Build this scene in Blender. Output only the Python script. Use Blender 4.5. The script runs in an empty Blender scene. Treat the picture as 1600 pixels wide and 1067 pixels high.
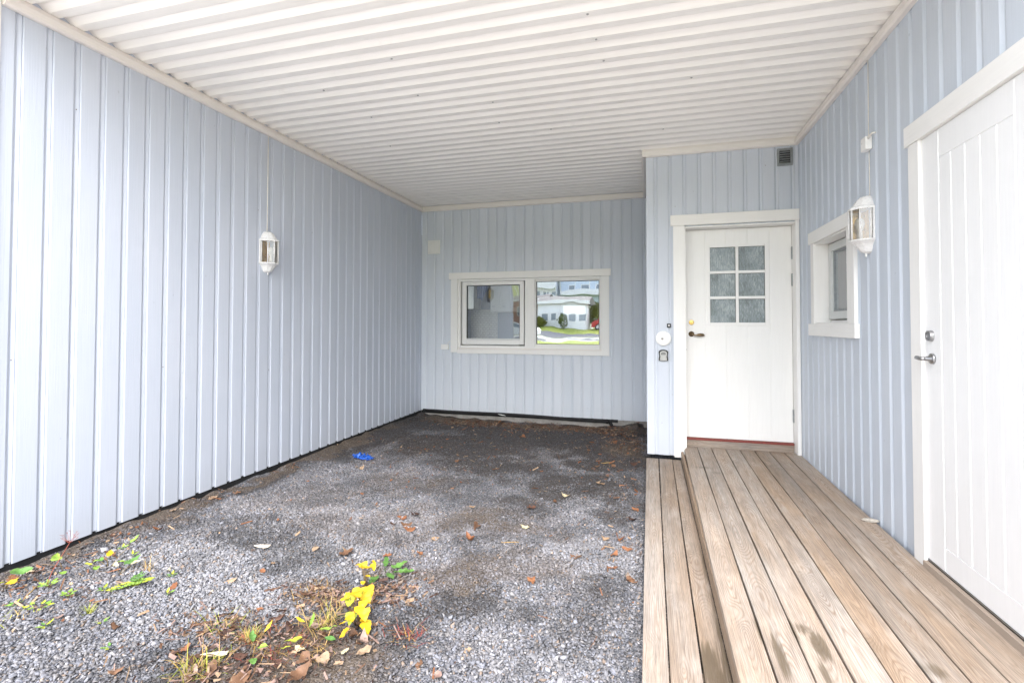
import bpy, bmesh, math, random
import numpy as np
from mathutils import Vector, Matrix, noise as mnoise

random.seed(11)
rng = np.random.default_rng(5)
scene = bpy.context.scene
COL = scene.collection
R = math.radians

# ------------------------------------------------------------------ the place (metres, camera eye at the origin height)
XL, XR = -3.371, 1.387          # faces of the left and right cladding
YB, YD = 6.984, 5.303           # back wall, entrance wall
XE = -0.025                     # left end of the entrance wall
ZC, ZW = 1.722, -1.313          # underside of ceiling trim, bottom edge of cladding
ZDK, ZST = -1.243, -1.363       # deck top, step top
YF = 1.786                       # front end of the carport
ZG = -1.375                     # gravel

# ------------------------------------------------------------------ node helper
class G:
    def __init__(s, name):
        s.m = bpy.data.materials.new(name); s.m.use_nodes = True
        s.t = s.m.node_tree; s.b = s.t.nodes['Principled BSDF']; s.out = s.t.nodes['Material Output']
    def n(s, typ, ins=None, **props):
        nd = s.t.nodes.new(typ)
        for k, v in props.items(): setattr(nd, k, v)
        for k, v in (ins or {}).items(): s.put(nd.inputs[k], v)
        return nd
    def put(s, sock, v):
        if isinstance(v, bpy.types.NodeSocket): s.t.links.new(v, sock)
        else:
            if isinstance(v, tuple) and len(v) == 3 and sock.type == 'RGBA': v = v + (1,)
            sock.default_value = v
    def math(s, op, a, b=0.0, c=0.0, clamp=False):
        nd = s.t.nodes.new('ShaderNodeMath'); nd.operation = op; nd.use_clamp = clamp
        for i, v in enumerate((a, b, c)): s.put(nd.inputs[i], v)
        return nd.outputs[0]
    def add(s, a, b): return s.math('ADD', a, b)
    def sub(s, a, b): return s.math('SUBTRACT', a, b)
    def mul(s, a, b): return s.math('MULTIPLY', a, b)
    def obj(s): return s.n('ShaderNodeTexCoord').outputs['Object']
    def attr(s, name, out='Fac'): return s.n('ShaderNodeAttribute', attribute_name=name).outputs[out]
    def sep(s, v):
        o = s.n('ShaderNodeSeparateXYZ', {0: v}).outputs; return o[0], o[1], o[2]
    def com(s, x, y, z): return s.n('ShaderNodeCombineXYZ', {0: x, 1: y, 2: z}).outputs[0]
    def scl(s, v, sc, loc=(0, 0, 0)):
        return s.n('ShaderNodeMapping', {0: v, 'Scale': sc, 'Location': loc}).outputs[0]
    def noise(s, v, scale, detail=3.0, rough=.55, dist=0.0):
        return s.n('ShaderNodeTexNoise', {'Vector': v, 'Scale': scale, 'Detail': detail, 'Roughness': rough, 'Distortion': dist}).outputs[0]
    def voro(s, v, scale, feature='F1', out='Distance', rand=1.0):
        return s.n('ShaderNodeTexVoronoi', {'Vector': v, 'Scale': scale, 'Randomness': rand}, feature=feature).outputs[out]
    def wn(s, v): return s.n('ShaderNodeTexWhiteNoise', {'Vector': v}).outputs['Value']
    def rng(s, v, a, b, c=0.0, d=1.0, smooth=False):
        return s.n('ShaderNodeMapRange', {0: v, 1: a, 2: b, 3: c, 4: d}, interpolation_type='SMOOTHSTEP' if smooth else 'LINEAR').outputs[0]
    def mix(s, f, a, b, mode='MIX'):
        nd = s.n('ShaderNodeMix', data_type='RGBA', blend_type=mode)
        s.put(nd.inputs[0], f); s.put(nd.inputs[6], a); s.put(nd.inputs[7], b)
        return nd.outputs[2]
    def ramp(s, f, stops):
        nd = s.n('ShaderNodeValToRGB', {0: f}); e = nd.color_ramp.elements
        while len(e) < len(stops): e.new(.5)
        for i, (p, c) in enumerate(stops): e[i].position = p; e[i].color = tuple(c) + (1,)
        return nd.outputs[0]
    def val(s, c, f):      # colour times a factor
        return s.n('ShaderNodeVectorMath', {0: c, 1: s.com(f, f, f)}, operation='MULTIPLY').outputs[0]
    def bump(s, h, strength=1.0, dist=.001, normal=None):
        i = {'Height': h, 'Strength': strength, 'Distance': dist}
        if normal is not None: i['Normal'] = normal
        return s.n('ShaderNodeBump', i).outputs[0]
    def done(s, col=None, rough=None, metal=None, normal=None, spec=None):
        for k, v in (('Base Color', col), ('Roughness', rough), ('Metallic', metal), ('Normal', normal), ('Specular IOR Level', spec)):
            if v is not None: s.put(s.b.inputs[k], v)
        return s.m

M = {}
def mat_clad(name, axis, pitch, phase, tint=(.605, .638, .718)):
    g = G(name); o = g.obj(); x, y, z = g.sep(o)
    sx = y if axis == 'y' else x
    bid = g.math('FLOOR', g.math('DIVIDE', g.sub(sx, phase), pitch))
    rnd = g.wn(g.com(bid, 3.1, 7.7))
    grain = g.noise(g.com(g.mul(sx, 160.0), g.mul(z, 3.2), g.mul(bid, 3.7)), 1.0, 4.0, .62, .6)
    big = g.noise(g.com(g.mul(sx, 2.2), g.mul(z, .8), bid), 1.0, 3.0)
    fine = g.noise(o, 240.0, 2.0)
    c = g.mix(g.rng(big, .3, .7), tint, tuple(t * k for t, k in zip(tint, (.93, .95, .965))))
    c = g.val(c, g.add(.965, g.mul(rnd, .05)))
    c = g.val(c, g.rng(grain, .3, .75, 1.015, .965))
    low = g.rng(g.add(z, g.mul(big, .25)), ZW + .05, ZW + .42, .13, 0.0, True)       # splash dirt low down
    c = g.mix(low, c, (.30, .29, .27))
    spot = g.voro(g.com(g.mul(sx, 9.0), g.mul(z, 5.0), 1.0), 1.0)
    c = g.mix(g.rng(spot, .02, .055, .35, 0.0), c, (.33, .36, .38))
    h = g.add(g.mul(grain, 1.0), g.mul(fine, .45))
    return g.done(c, g.rng(grain, .3, .7, .42, .58), normal=g.bump(h, .65, .0016), spec=.4)

def mat_paint(name, col, rough=.45, grain=.3, axis=2, dirt=.05):
    g = G(name); o = g.obj()
    s = [70.0, 70.0, 70.0]; s[axis] = 4.0
    gr = g.noise(g.scl(o, tuple(s)), 1.0, 4.0, .6, .4)
    big = g.noise(o, 3.0, 4.0, .6)
    c = g.mix(g.rng(big, .35, .75, 0.0, dirt), col, tuple(k * .6 for k in col))
    c = g.val(c, g.rng(gr, .3, .7, 1.01, .975))
    return g.done(c, rough, normal=g.bump(g.add(gr, g.mul(g.noise(o, 300.0, 2.0), .3)), grain, .0012), spec=.4)

def mat_plain(name, col, rough=.5, metal=0.0, var=.12, scale=25.0, bump=.15):
    g = G(name); o = g.obj(); nz = g.noise(o, scale, 4.0, .6)
    c = g.val(g.mix(0.0, col, col), g.rng(nz, .3, .7, 1 - var, 1 + var * .5))
    return g.done(c, g.rng(nz, .3, .7, rough * .85, min(1, rough * 1.15)), metal, g.bump(nz, bump, .002))

M['trim'] = mat_paint('ceiling_trim_paint', (.82, .765, .72), .4, .25, 1, .06)
M['trimx'] = mat_paint('ceiling_trim_paint_x', (.84, .80, .76), .4, .25, 0, .06)
M['case'] = mat_paint('casing_paint', (.86, .85, .83), .45, .35, 2, .06)
M['casex'] = mat_paint('casing_paint_x', (.86, .845, .82), .45, .35, 0, .06)
M['casey'] = mat_paint('casing_paint_y', (.86, .85, .83), .45, .35, 1, .06)
M['doorw'] = mat_paint('entrance_door_paint', (.85, .845, .83), .4, .12, 2, .04)
M['doorr'] = mat_paint('storage_door_paint', (.85, .85, .85), .36, .12, 2, .03)
M['plastic'] = mat_plain('white_plastic', (.86, .855, .84), .38, 0, .03, 8, .03)
M['lampw'] = mat_plain('lantern_enamel', (.80, .79, .78), .28, 0, .04, 60, .12)
M['black'] = mat_plain('black_plastic', (.012, .012, .014), .5, 0, .3, 30, .2)
M['memb'] = mat_plain('black_membrane', (.008, .008, .009), .75, 0, .4, 20, .2)
M['steel'] = mat_plain('brushed_steel', (.45, .45, .46), .33, 1.0, .15, 60, .05)
M['brass'] = mat_plain('brass', (.62, .44, .16), .32, 1.0, .2, 80, .05)
M['bronze'] = mat_plain('aged_bronze', (.20, .14, .08), .42, 1.0, .4, 120, .35)
M['galv'] = mat_plain('galvanised_steel', (.33, .35, .36), .5, .7, .25, 35, .1)
M['hole'] = mat_plain('dark_void', (.01, .01, .01), .9)
M['grey'] = mat_plain('grey_plastic', (.40, .40, .39), .4, .3, .05, 40, .05)
M['dgrey'] = mat_plain('dark_grey_plastic', (.07, .075, .08), .4)
M['red'] = mat_plain('red_threshold_paint', (.22, .045, .035), .6, 0, .3, 40, .2)
M['gasket'] = mat_plain('window_gasket', (.05, .05, .05), .6)
M['alu'] = mat_plain('painted_aluminium', (.66, .67, .66), .4, .2, .05, 20, .03)
M['glove'] = mat_plain('blue_nitrile', (.012, .11, .55), .3, 0, .75, 45, .9)
M['bulb'] = mat_plain('frosted_bulb', (.8, .78, .74), .25)
M['goldrefl'] = mat_plain('gold_reflector', (.75, .50, .17), .3, .9, .1)
M['cablew'] = mat_plain('white_cable', (.78, .75, .70), .5)

def mat_concrete():
    g = G('foundation_concrete'); o = g.obj(); n1 = g.noise(o, 6.0, 6.0, .65); n2 = g.noise(o, 90.0, 3.0)
    c = g.ramp(n1, [(.3, (.20, .185, .17)), (.55, (.30, .285, .265)), (.75, (.38, .365, .34))])
    return g.done(g.val(c, g.rng(n2, .3, .7, .85, 1.1)), .9, normal=g.bump(g.add(n1, g.mul(n2, .3)), .6, .004))
M['concrete'] = mat_concrete()

def mat_ceiling():
    g = G('corrugated_steel_paint'); o = g.obj(); x, y, z = g.sep(o)
    n1 = g.noise(g.scl(o, (.8, 3.0, 1.0)), 1.0, 4.0, .6)
    st = g.noise(g.scl(o, (1.2, 40.0, 1.0)), 1.0, 4.0, .6)
    c = g.mix(g.rng(n1, .35, .7), (.91, .885, .85), (.88, .855, .82))
    c = g.val(c, g.rng(st, .3, .7, 1.02, .955))
    dirt = g.noise(o, 5.0, 6.0, .7)
    c = g.mix(g.rng(dirt, .62, .8, 0.0, .22), c, (.45, .42, .39))
    return g.done(c, .42, normal=g.bump(st, .12, .002), spec=.35)
M['ceil'] = mat_ceiling()

def mat_glass(name, base=.14, tint=(.9, .93, .92)):
    g = G(name); g.t.nodes.remove(g.b)
    lw = g.n('ShaderNodeFresnel', {'IOR': 1.5}).outputs[0]
    o = g.obj(); nz = g.noise(o, 1.6, 2.0)
    nrm = g.bump(nz, .06, .03)
    tr = g.n('ShaderNodeBsdfTransparent', {'Color': tint + (1,)}).outputs[0]
    gl = g.n('ShaderNodeBsdfGlossy', {'Color': (.95, .97, 1, 1), 'Roughness': 0.0, 'Normal': nrm}).outputs[0]
    f = g.math('ADD', g.mul(lw, 1.6), base - .064, clamp=True)
    mx = g.n('ShaderNodeMixShader', {0: f, 1: tr, 2: gl}).outputs[0]
    g.t.links.new(mx, g.out.inputs[0]); return g.m
M['glass'] = mat_glass('window_glass', .60)
M['glass2'] = mat_glass('sash_glass', .17)
M['lampglass'] = mat_glass('lantern_glass', .10, (.86, .84, .80))

def mat_frost():
    g = G('cathedral_glass'); o = g.obj()
    n1 = g.noise(g.scl(o, (95.0, 1.0, 16.0)), 1.0, 3.0, .6, 1.6)
    n2 = g.noise(g.scl(o, (4.0, 1.0, 4.0)), 1.0, 2.0)
    c = g.ramp(g.add(g.mul(n1, .55), g.mul(n2, .45)), [(.36, (.09, .115, .125)), (.5, (.215, .26, .275)), (.66, (.48, .54, .57))])
    return g.done(c, .16, normal=g.bump(n1, .9, .006), spec=.9)
M['frost'] = mat_frost()

def mat_wood():
    g = G('weathered_deck_wood')
    x, y, z = g.sep(g.attr('bco', 'Vector')); st = g.attr('stain', 'Fac'); warm = g.attr('warm', 'Fac')
    w1 = g.noise(g.com(g.mul(x, 5.0), g.mul(y, .9), z), 1.0, 2.0, .5)
    w2 = g.noise(g.com(g.mul(z, 5.1), g.mul(y, 1.1), z), 1.0, 1.0)
    # knots
    kc = g.com(g.mul(x, 9.0), g.mul(y, 2.6), z)
    kd = g.voro(kc, 1.0); kr = g.n('ShaderNodeSeparateColor', {0: g.voro(kc, 1.0, out='Color')}).outputs[0]
    kn = g.mul(g.rng(kd, .06, .42, 1.0, 0.0, True), g.rng(kr, .60, .64))
    xs = g.add(x, g.mul(g.sub(w1, .5), .09))
    dd = g.add(.004, g.mul(g.math('ABSOLUTE', g.sub(w2, .5)), .30))
    r = g.math('SQRT', g.add(g.mul(xs, xs), g.mul(dd, dd)))
    r = g.add(r, g.mul(kn, .035))
    jig = g.noise(g.com(g.mul(x, 60.0), g.mul(y, 5.0), z), 1.0, 3.0)
    ph = g.add(g.mul(r, 880.0), g.mul(jig, 3.2))
    ring = g.rng(g.math('SINE', ph), -1.0, 1.0)
    ringp = g.math('POWER', ring, 2.2)
    fib = g.noise(g.com(g.mul(x, 420.0), g.mul(y, 7.0), z), 1.0, 4.0, .65, .3)
    fib2 = g.noise(g.com(g.mul(x, 90.0), g.mul(y, 2.2), z), 1.0, 4.0, .65, .8)
    tone = g.noise(g.com(g.mul(x, 9.0), g.mul(y, 1.1), g.add(z, 9.0)), 1.0, 4.0, .6)
    bt = g.wn(g.com(z, 1.0, 2.0)); bt2 = g.wn(g.com(z, 5.0, 2.0))
    tn = g.math('ADD', g.add(g.mul(g.sub(tone, .5), 2.0), g.mul(bt, .55)), g.sub(warm, -.12), clamp=True)
    c = g.mix(tn, (.385, .345, .31), (.36, .265, .19))
    c = g.val(c, g.add(.84, g.mul(bt2, .30)))
    c = g.mix(g.mul(ringp, g.mul(g.rng(g.noise(g.com(g.mul(x, 14.0), g.mul(y, 1.6), g.add(z, 2.0)), 1.0, 3.0), .38, .66, .16, .80), g.rng(fib, .3, .6, 1.1, .6))), c, (.22, .145, .095))
    c = g.val(c, g.rng(fib, .32, .68, 1.22, .62))
    c = g.val(c, g.rng(fib2, .32, .7, 1.12, .80))
    blot = g.noise(g.com(g.mul(x, 5.0), g.mul(y, 2.4), g.mul(z, .01)), 1.0, 5.0, .65)
    c = g.val(c, g.rng(blot, .35, .68, 1.08, .86))
    pale = g.noise(g.com(g.mul(x, 16.0), g.mul(y, 3.0), g.add(z, 4.0)), 1.0, 3.0)
    c = g.mix(g.rng(pale, .58, .78, 0.0, .35), c, (.52, .475, .435))
    core = g.mul(g.rng(kd, .035, .085, 1.0, 0.0, True), g.rng(kr, .60, .64))
    c = g.mix(g.mul(core, .6), c, (.15, .085, .05))
    c = g.mix(g.mul(g.mul(g.rng(kd, .10, .22, 1.0, 0.0, True), g.rng(kr, .60, .64)), .28), c, (.50, .42, .35))
    sn = g.noise(g.com(g.mul(x, 85.0), g.mul(y, 3.5), z), 1.0, 5.0, .65)
    lstk = g.noise(g.com(g.mul(x, 48.0), g.mul(y, .9), g.add(z, 7.0)), 1.0, 3.0, .6)
    c = g.mix(g.rng(lstk, .60, .74, 0.0, .42), c, (.21, .155, .115))
    s2 = g.rng(g.add(st, g.mul(g.sub(sn, .5), 2.3)), .30, 1.0, 0.0, 1.0, True)
    c = g.mix(g.mul(s2, .86), c, g.mix(sn, (.045, .032, .02), (.17, .13, .085)))
    h = g.add(g.add(g.mul(ringp, -.35), g.mul(fib, .5)), g.mul(fib2, .4))
    return g.done(c, g.rng(s2, 0, 1, .72, .4), normal=g.bump(h, .75, .0022), spec=.3)
M['wood'] = mat_wood()

def mat_stone():
    g = G('crushed_stone'); cv = g.attr('scol', 'Vector'); o = g.obj()
    n = g.noise(o, 260.0, 3.0, .6)
    return g.done(g.val(cv, g.rng(n, .3, .7, .78, 1.15)), .82, normal=g.bump(n, .5, .001), spec=.3)
M['stone'] = mat_stone()

def mat_ground():
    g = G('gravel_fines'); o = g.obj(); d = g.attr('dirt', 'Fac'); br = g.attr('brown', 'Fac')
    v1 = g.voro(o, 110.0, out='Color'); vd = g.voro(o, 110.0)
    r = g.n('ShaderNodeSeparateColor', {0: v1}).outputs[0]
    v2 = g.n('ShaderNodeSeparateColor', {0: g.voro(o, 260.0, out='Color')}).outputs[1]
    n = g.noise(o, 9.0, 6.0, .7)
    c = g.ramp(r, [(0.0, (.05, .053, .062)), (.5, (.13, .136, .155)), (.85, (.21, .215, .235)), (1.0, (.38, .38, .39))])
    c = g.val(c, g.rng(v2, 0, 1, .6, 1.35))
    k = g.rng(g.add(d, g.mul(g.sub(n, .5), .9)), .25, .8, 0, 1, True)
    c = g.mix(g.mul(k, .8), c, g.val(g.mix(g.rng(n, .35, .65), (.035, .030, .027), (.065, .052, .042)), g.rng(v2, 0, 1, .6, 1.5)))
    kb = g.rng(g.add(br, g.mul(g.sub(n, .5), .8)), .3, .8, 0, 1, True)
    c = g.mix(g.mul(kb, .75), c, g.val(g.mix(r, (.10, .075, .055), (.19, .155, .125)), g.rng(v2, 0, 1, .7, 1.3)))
    h = g.add(g.mul(vd, -1.0), g.mul(v2, .35))
    return g.done(c, .9, normal=g.bump(h, .9, .006), spec=.25)
M['ground'] = mat_ground()

def mat_leaf(name, c1, c2, rough=.6, spot=None, trans=.0):
    g = G(name); o = g.obj(); n = g.noise(o, 40.0, 4.0, .65); rn = g.n('ShaderNodeObjectInfo').outputs['Random']
    c = g.mix(g.rng(g.add(g.mul(n, .7), g.mul(rn, .3)), .3, .7), c1, c2)
    if spot: c = g.mix(g.rng(g.noise(o, 90.0, 3.0), .6, .68, 0, .7), c, spot)
    return g.done(c, rough, normal=g.bump(g.noise(o, 120.0, 3.0), .4, .002), spec=.3)
M['leaf_brown'] = mat_leaf('dry_leaf_brown', (.10, .052, .03), (.20, .11, .065))
M['leaf_tan'] = mat_leaf('dry_leaf_tan', (.26, .17, .105), (.38, .28, .19), spot=(.2, .1, .05))
M['leaf_rust'] = mat_leaf('dry_leaf_rust', (.17, .065, .03), (.28, .13, .065))
M['leaf_dark'] = mat_leaf('dry_leaf_dark', (.045, .025, .02), (.12, .06, .04))
M['leaf_pale'] = mat_leaf('dry_leaf_pale', (.44, .37, .24), (.55, .49, .31))
M['leaf_purple'] = mat_leaf('dry_leaf_mauve', (.20, .13, .11), (.36, .26, .21))
M['leaf_yellow'] = mat_leaf('yellow_leaf', (.44, .26, .012), (.66, .44, .02), .5, spot=(.34, .22, .02))
M['leaf_lime'] = mat_leaf('lime_leaf', (.25, .30, .03), (.40, .43, .05), .5)
M['leaf_green'] = mat_leaf('green_leaf', (.065, .15, .035), (.12, .24, .055), .5)
M['leaf_fresh'] = mat_leaf('fresh_green_leaf', (.14, .26, .035), (.25, .37, .06), .5)
M['stem'] = mat_leaf('plant_stem', (.12, .07, .03), (.22, .16, .06))
M['straw'] = mat_leaf('dry_grass', (.34, .20, .06), (.48, .34, .13))
M['grassg'] = mat_leaf('tuft_grass', (.22, .20, .03), (.34, .33, .07))
M['wchip'] = mat_leaf('pale_wood', (.55, .46, .36), (.70, .62, .52))
M['bark'] = mat_leaf('bark', (.07, .035, .022), (.14, .075, .045))
M['redstem'] = mat_leaf('red_stem', (.22, .035, .03), (.32, .09, .06))
M['pebble'] = mat_plain('pebble_stone', (.52, .48, .42), .8, 0, .35, 45, .6)

# ------------------------------------------------------------------ objects
def tag(o, label=None, cat=None, group=None, kind=None):
    if label: o['label'] = label
    if cat: o['category'] = cat
    if group: o['group'] = group
    if kind: o['kind'] = kind
    return o

def thing(name, loc, label, cat, group=None, rotz=0.0):
    o = bpy.data.objects.new(name, None); COL.objects.link(o)
    o.empty_display_size = .1; o.location = loc; o.rotation_euler = (0, 0, rotz)
    return tag(o, label, cat, group)

class MB:
    def __init__(s): s.v = []; s.f = []
    def add(s, vs, fs):
        k = len(s.v); s.v += [tuple(map(float, p)) for p in vs]; s.f += [tuple(k + i for i in f) for f in fs]; return s
    def box(s, x0, x1, y0, y1, z0, z1):
        if x0 > x1: x0, x1 = x1, x0
        if y0 > y1: y0, y1 = y1, y0
        if z0 > z1: z0, z1 = z1, z0
        return s.add([(x0, y0, z0), (x1, y0, z0), (x1, y1, z0), (x0, y1, z0), (x0, y0, z1), (x1, y0, z1), (x1, y1, z1), (x0, y1, z1)],
                     [(0, 3, 2, 1), (4, 5, 6, 7), (0, 1, 5, 4), (1, 2, 6, 5), (2, 3, 7, 6), (3, 0, 4, 7)])
    def prism(s, pts, axis, a, b):       # polygon in the two other axes, extruded along axis
        n = len(pts); vs = []
        for w in (a, b):
            for p, q in pts:
                vs.append({'x': (w, p, q), 'y': (p, w, q), 'z': (p, q, w)}[axis])
        fs = [tuple(range(n))[::-1], tuple(range(n, 2 * n))] + [(i, (i + 1) % n, n + (i + 1) % n, n + i) for i in range(n)]
        return s.add(vs, fs)
    def tube(s, path, rad, seg=10, cap=True):
        path = [Vector(p) for p in path]; rads = rad if isinstance(rad, (list, tuple)) else [rad] * len(path)
        vs = []; up = None
        for i, p in enumerate(path):
            d = (path[min(i + 1, len(path) - 1)] - path[max(i - 1, 0)]).normalized()
            if up is None: up = Vector((0, 0, 1)) if abs(d.z) < .9 else Vector((1, 0, 0))
            a = d.cross(up).normalized(); b = a.cross(d).normalized(); up = b
            for k in range(seg):
                t = 2 * math.pi * k / seg; q = p + (a * math.cos(t) + b * math.sin(t)) * rads[i]; vs.append(tuple(q))
        fs = [(i * seg + k, i * seg + (k + 1) % seg, (i + 1) * seg + (k + 1) % seg, (i + 1) * seg + k) for i in range(len(path) - 1) for k in range(seg)]
        if cap: fs += [tuple(range(seg))[::-1], tuple(range((len(path) - 1) * seg, len(path) * seg))]
        return s.add(vs, fs)
    def lathe(s, prof, centre, axis=(0, 0, 1), seg=24):   # prof: (radius, height)
        ax = Vector(axis).normalized(); u = ax.orthogonal().normalized(); w = ax.cross(u); c = Vector(centre)
        vs = [tuple(c + ax * h + (u * math.cos(2 * math.pi * k / seg) + w * math.sin(2 * math.pi * k / seg)) * r) for r, h in prof for k in range(seg)]
        n = len(prof)
        fs = [(i * seg + k, i * seg + (k + 1) % seg, (i + 1) * seg + (k + 1) % seg, (i + 1) * seg + k) for i in range(n - 1) for k in range(seg)]
        fs += [tuple(range(seg))[::-1], tuple(range((n - 1) * seg, n * seg))]
        return s.add(vs, fs)
    def build(s, name, m, parent=None, bevel=0.0, smooth=False, segs=2, recalc=True):
        me = bpy.data.meshes.new(name)
        off = Vector((0, 0, 0))
        if parent is not None:
            p = parent
            while p is not None: off += p.location; p = p.parent
        me.from_pydata([(a - off.x, b - off.y, c - off.z) for a, b, c in s.v], [], s.f)
        if recalc or bevel:
            bm = bmesh.new(); bm.from_mesh(me)
            if recalc: bmesh.ops.recalc_face_normals(bm, faces=bm.faces)
            if bevel:
                es = [e for e in bm.edges if len(e.link_faces) == 2 and e.calc_face_angle(0) > .6]
                bmesh.ops.bevel(bm, geom=es, offset=bevel, segments=segs, profile=.7, affect='EDGES', clamp_overlap=True)
            bm.to_mesh(me); bm.free()
        if smooth: me.polygons.foreach_set('use_smooth', [True] * len(me.polygons))
        me.materials.append(m if not isinstance(m, str) else M[m])
        o = bpy.data.objects.new(name, me); COL.objects.link(o)
        if parent is not None: o.parent = parent
        return o

def bx(name, m, parent, *a, bevel=.002):
    return MB().box(*a).build(name, m, parent, bevel=bevel)

# ------------------------------------------------------------------ cladding walls
PROF = [(0, 0), (.097, 0), (.099, -.0006), (.1135, -.0100), (.116, -.0108), (.132, -.0050), (.1335, -.0105), (.1358, -.0105), (.1368, -.003), (.1405, -.0005), (.1435, 0)]
def clad(name, axis, fixed, out, s0, s1, z0, z1, pitch, phase, direction, m, openings=(), thick=.14, label=None):
    """vertical tongue-and-groove boards; axis = the axis the wall runs along, out = +1/-1 side of the face."""
    k = pitch / .1455
    pts = []
    for i in range(-60, 100):
        for (s, d) in PROF:
            q = phase + direction * (i * pitch + s * k)
            if s0 - 1e-6 <= q <= s1 + 1e-6: pts.append((q, d))
    def dep(q):
        t = ((q - phase) * direction) % pitch / k
        for (a, da), (b, db) in zip(PROF, PROF[1:] + [(.1455, 0)]):
            if a <= t <= b: return da + (db - da) * (t - a) / max(b - a, 1e-9)
        return 0
    for q in [s0, s1] + [e for op in openings for e in op[:2]]: pts.append((q, dep(q)))
    pts = sorted(set((round(a, 5), b) for a, b in pts))
    cl = [pts[0]]
    for p in pts[1:]:
        if p[0] - cl[-1][0] > 2e-4: cl.append(p)
    pts = cl
    mb = MB()
    def P(s, d, z):
        c = fixed + out * d
        return (c, s, z) if axis == 'y' else (s, c, z)
    for (a, da), (b, db) in zip(pts[:-1], pts[1:]):
        mid = (a + b) / 2; iv = [(z0, z1)]
        for (o0, o1, oz0, oz1) in openings:
            if o0 < mid < o1: iv = [(z0, oz0), (oz1, z1)]
        for (u, w) in iv:
            if w - u < 1e-4: continue
            uu = u + (.004 * random.random() if False else 0)
            mb.add([P(a, da, uu), P(b, db, uu), P(b, db, w), P(a, da, w), P(a, -thick, uu), P(b, -thick, uu), P(b, -thick, w), P(a, -thick, w)],
                   [(0, 1, 2, 3), (7, 6, 5, 4), (4, 5, 1, 0), (3, 2, 6, 7)])
    ends = [(s0, z0, z1), (s1, z0, z1)] + [(e, op[2], op[3]) for op in openings for e in op[:2]]
    for (e, u, w) in ends:
        d = dep(e); mb.add([P(e, d, u), P(e, -thick, u), P(e, -thick, w), P(e, d, w)], [(0, 1, 2, 3)])
    o = mb.build(name, m, None, recalc=False)
    bm = bmesh.new(); bm.from_mesh(o.data); bmesh.ops.remove_doubles(bm, verts=bm.verts, dist=1e-5)
    bmesh.ops.recalc_face_normals(bm, faces=bm.faces); bm.to_mesh(o.data); bm.free()
    return o

def root_at(o, loc):     # turn a world-space mesh into a child of a new root, so its origin sits at its base
    pass
SKY_S, SKY_SAT, SUN_S, SUN_ANG, SUN_EL, SUN_AZ = .65, .45, 4.4, 60, 46, 172

# ================================================================== carport walls
PL, PHL = .1475, 2.617
PBk, PHB = .1397, -3.164 - .098
PDr, PHD = .1415, .189 - .098
PR_, PHR = .1455, 4.894
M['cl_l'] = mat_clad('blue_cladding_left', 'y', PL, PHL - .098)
M['cl_b'] = mat_clad('blue_cladding_back', 'x', PBk, PHB, (.67, .705, .765))  # lighter tint than the side walls, makes up for weaker light here
M['cl_d'] = mat_clad('blue_cladding_entrance', 'x', PDr, PHD, (.63, .665, .735))  # tint also lifted where less light reaches
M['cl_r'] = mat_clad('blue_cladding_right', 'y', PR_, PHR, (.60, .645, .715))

WIN = (-2.785, -.625, -.375, .672)            # back window opening
ENT = (.349, 1.3545, -1.36, .985)             # entrance door opening
SMW = (4.08, 4.80, .004, .692)                # small side window
STO = (2.215, 3.072, -1.30, .972)             # storage door opening

wl = clad('wall', 'y', XL, 1, YF + .03, YB, ZW, ZC + .13, PL, PHL - .098, 1, M['cl_l'])
tag(wl, 'long pale blue vertical board wall on the left carrying one white lantern', 'wall')
wb = clad('wall', 'x', YB, -1, XL + .001, XE, ZW, ZC + .13, PBk, PHB, 1, M['cl_b'], [WIN])
tag(wb, 'pale blue board wall at the far end with the wide double window', 'wall')
wd = clad('wall', 'x', YD, -1, XE, XR + .02, ZW - .01, ZC + .13, PDr, PHD, 1, M['cl_d'], [(ENT[0], ENT[1], ZW - .01, ENT[3])])
tag(wd, 'narrow projecting blue board wall around the paned entrance door', 'wall')
ret = clad('side_cladding', 'y', XE + .14, -1, YD + .145, YB - .002, ZW, ZC + .13, .1415, YD, 1, M['cl_l'], thick=.04)
ret.location = (-.14, 0, 0); ret.parent = wd
wr = clad('wall', 'y', XR, -1, YF + .03, YD - .001, -1.30, ZC + .13, PR_, PHR, -1, M['cl_r'],
          [(SMW[0], SMW[1], SMW[2], SMW[3]), (STO[0], STO[1], -1.30, STO[3])])
tag(wr, 'blue board wall on the right with the small window and the storage door', 'wall')
bx('corner_board', 'case', wl, XL - .14, XL + .012, YF, YF + .028, ZW, ZC + .13)
bx('corner_board', 'case', wr, XR - .012, XR + .14, YF, YF + .028, -1.36, ZC + .13)
# nails
def nails(parent, pts):
    for p, n in pts:
        m = MB(); a = Vector(n); m.lathe([(.0001, .0022), (.0028, .002), (.0032, 0)], Vector(p), a, 8); m.build('nail', 'bark', parent, smooth=True)
nails(wl, [((XL - .004, PHL + PL * k + .02, z), (1, 0, 0)) for k, z in ((-3, 1.31), (1, -.31), (8, -.42), (-5, -.2), (7, 1.02), (12, .95), (17, -.6), (21, .3))])
nails(wb, [((x, YB + .004, z), (0, -1, 0)) for x, z in ((-2.99, 1.42), (-.38, .22), (-2.2, -.93), (-1.1, 1.3))])
nails(wd, [((x, YD - .001, z), (0, -1, 0)) for x, z in ((.26, 1.2), (1.1, 1.55), (.12, -1.0))])

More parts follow.
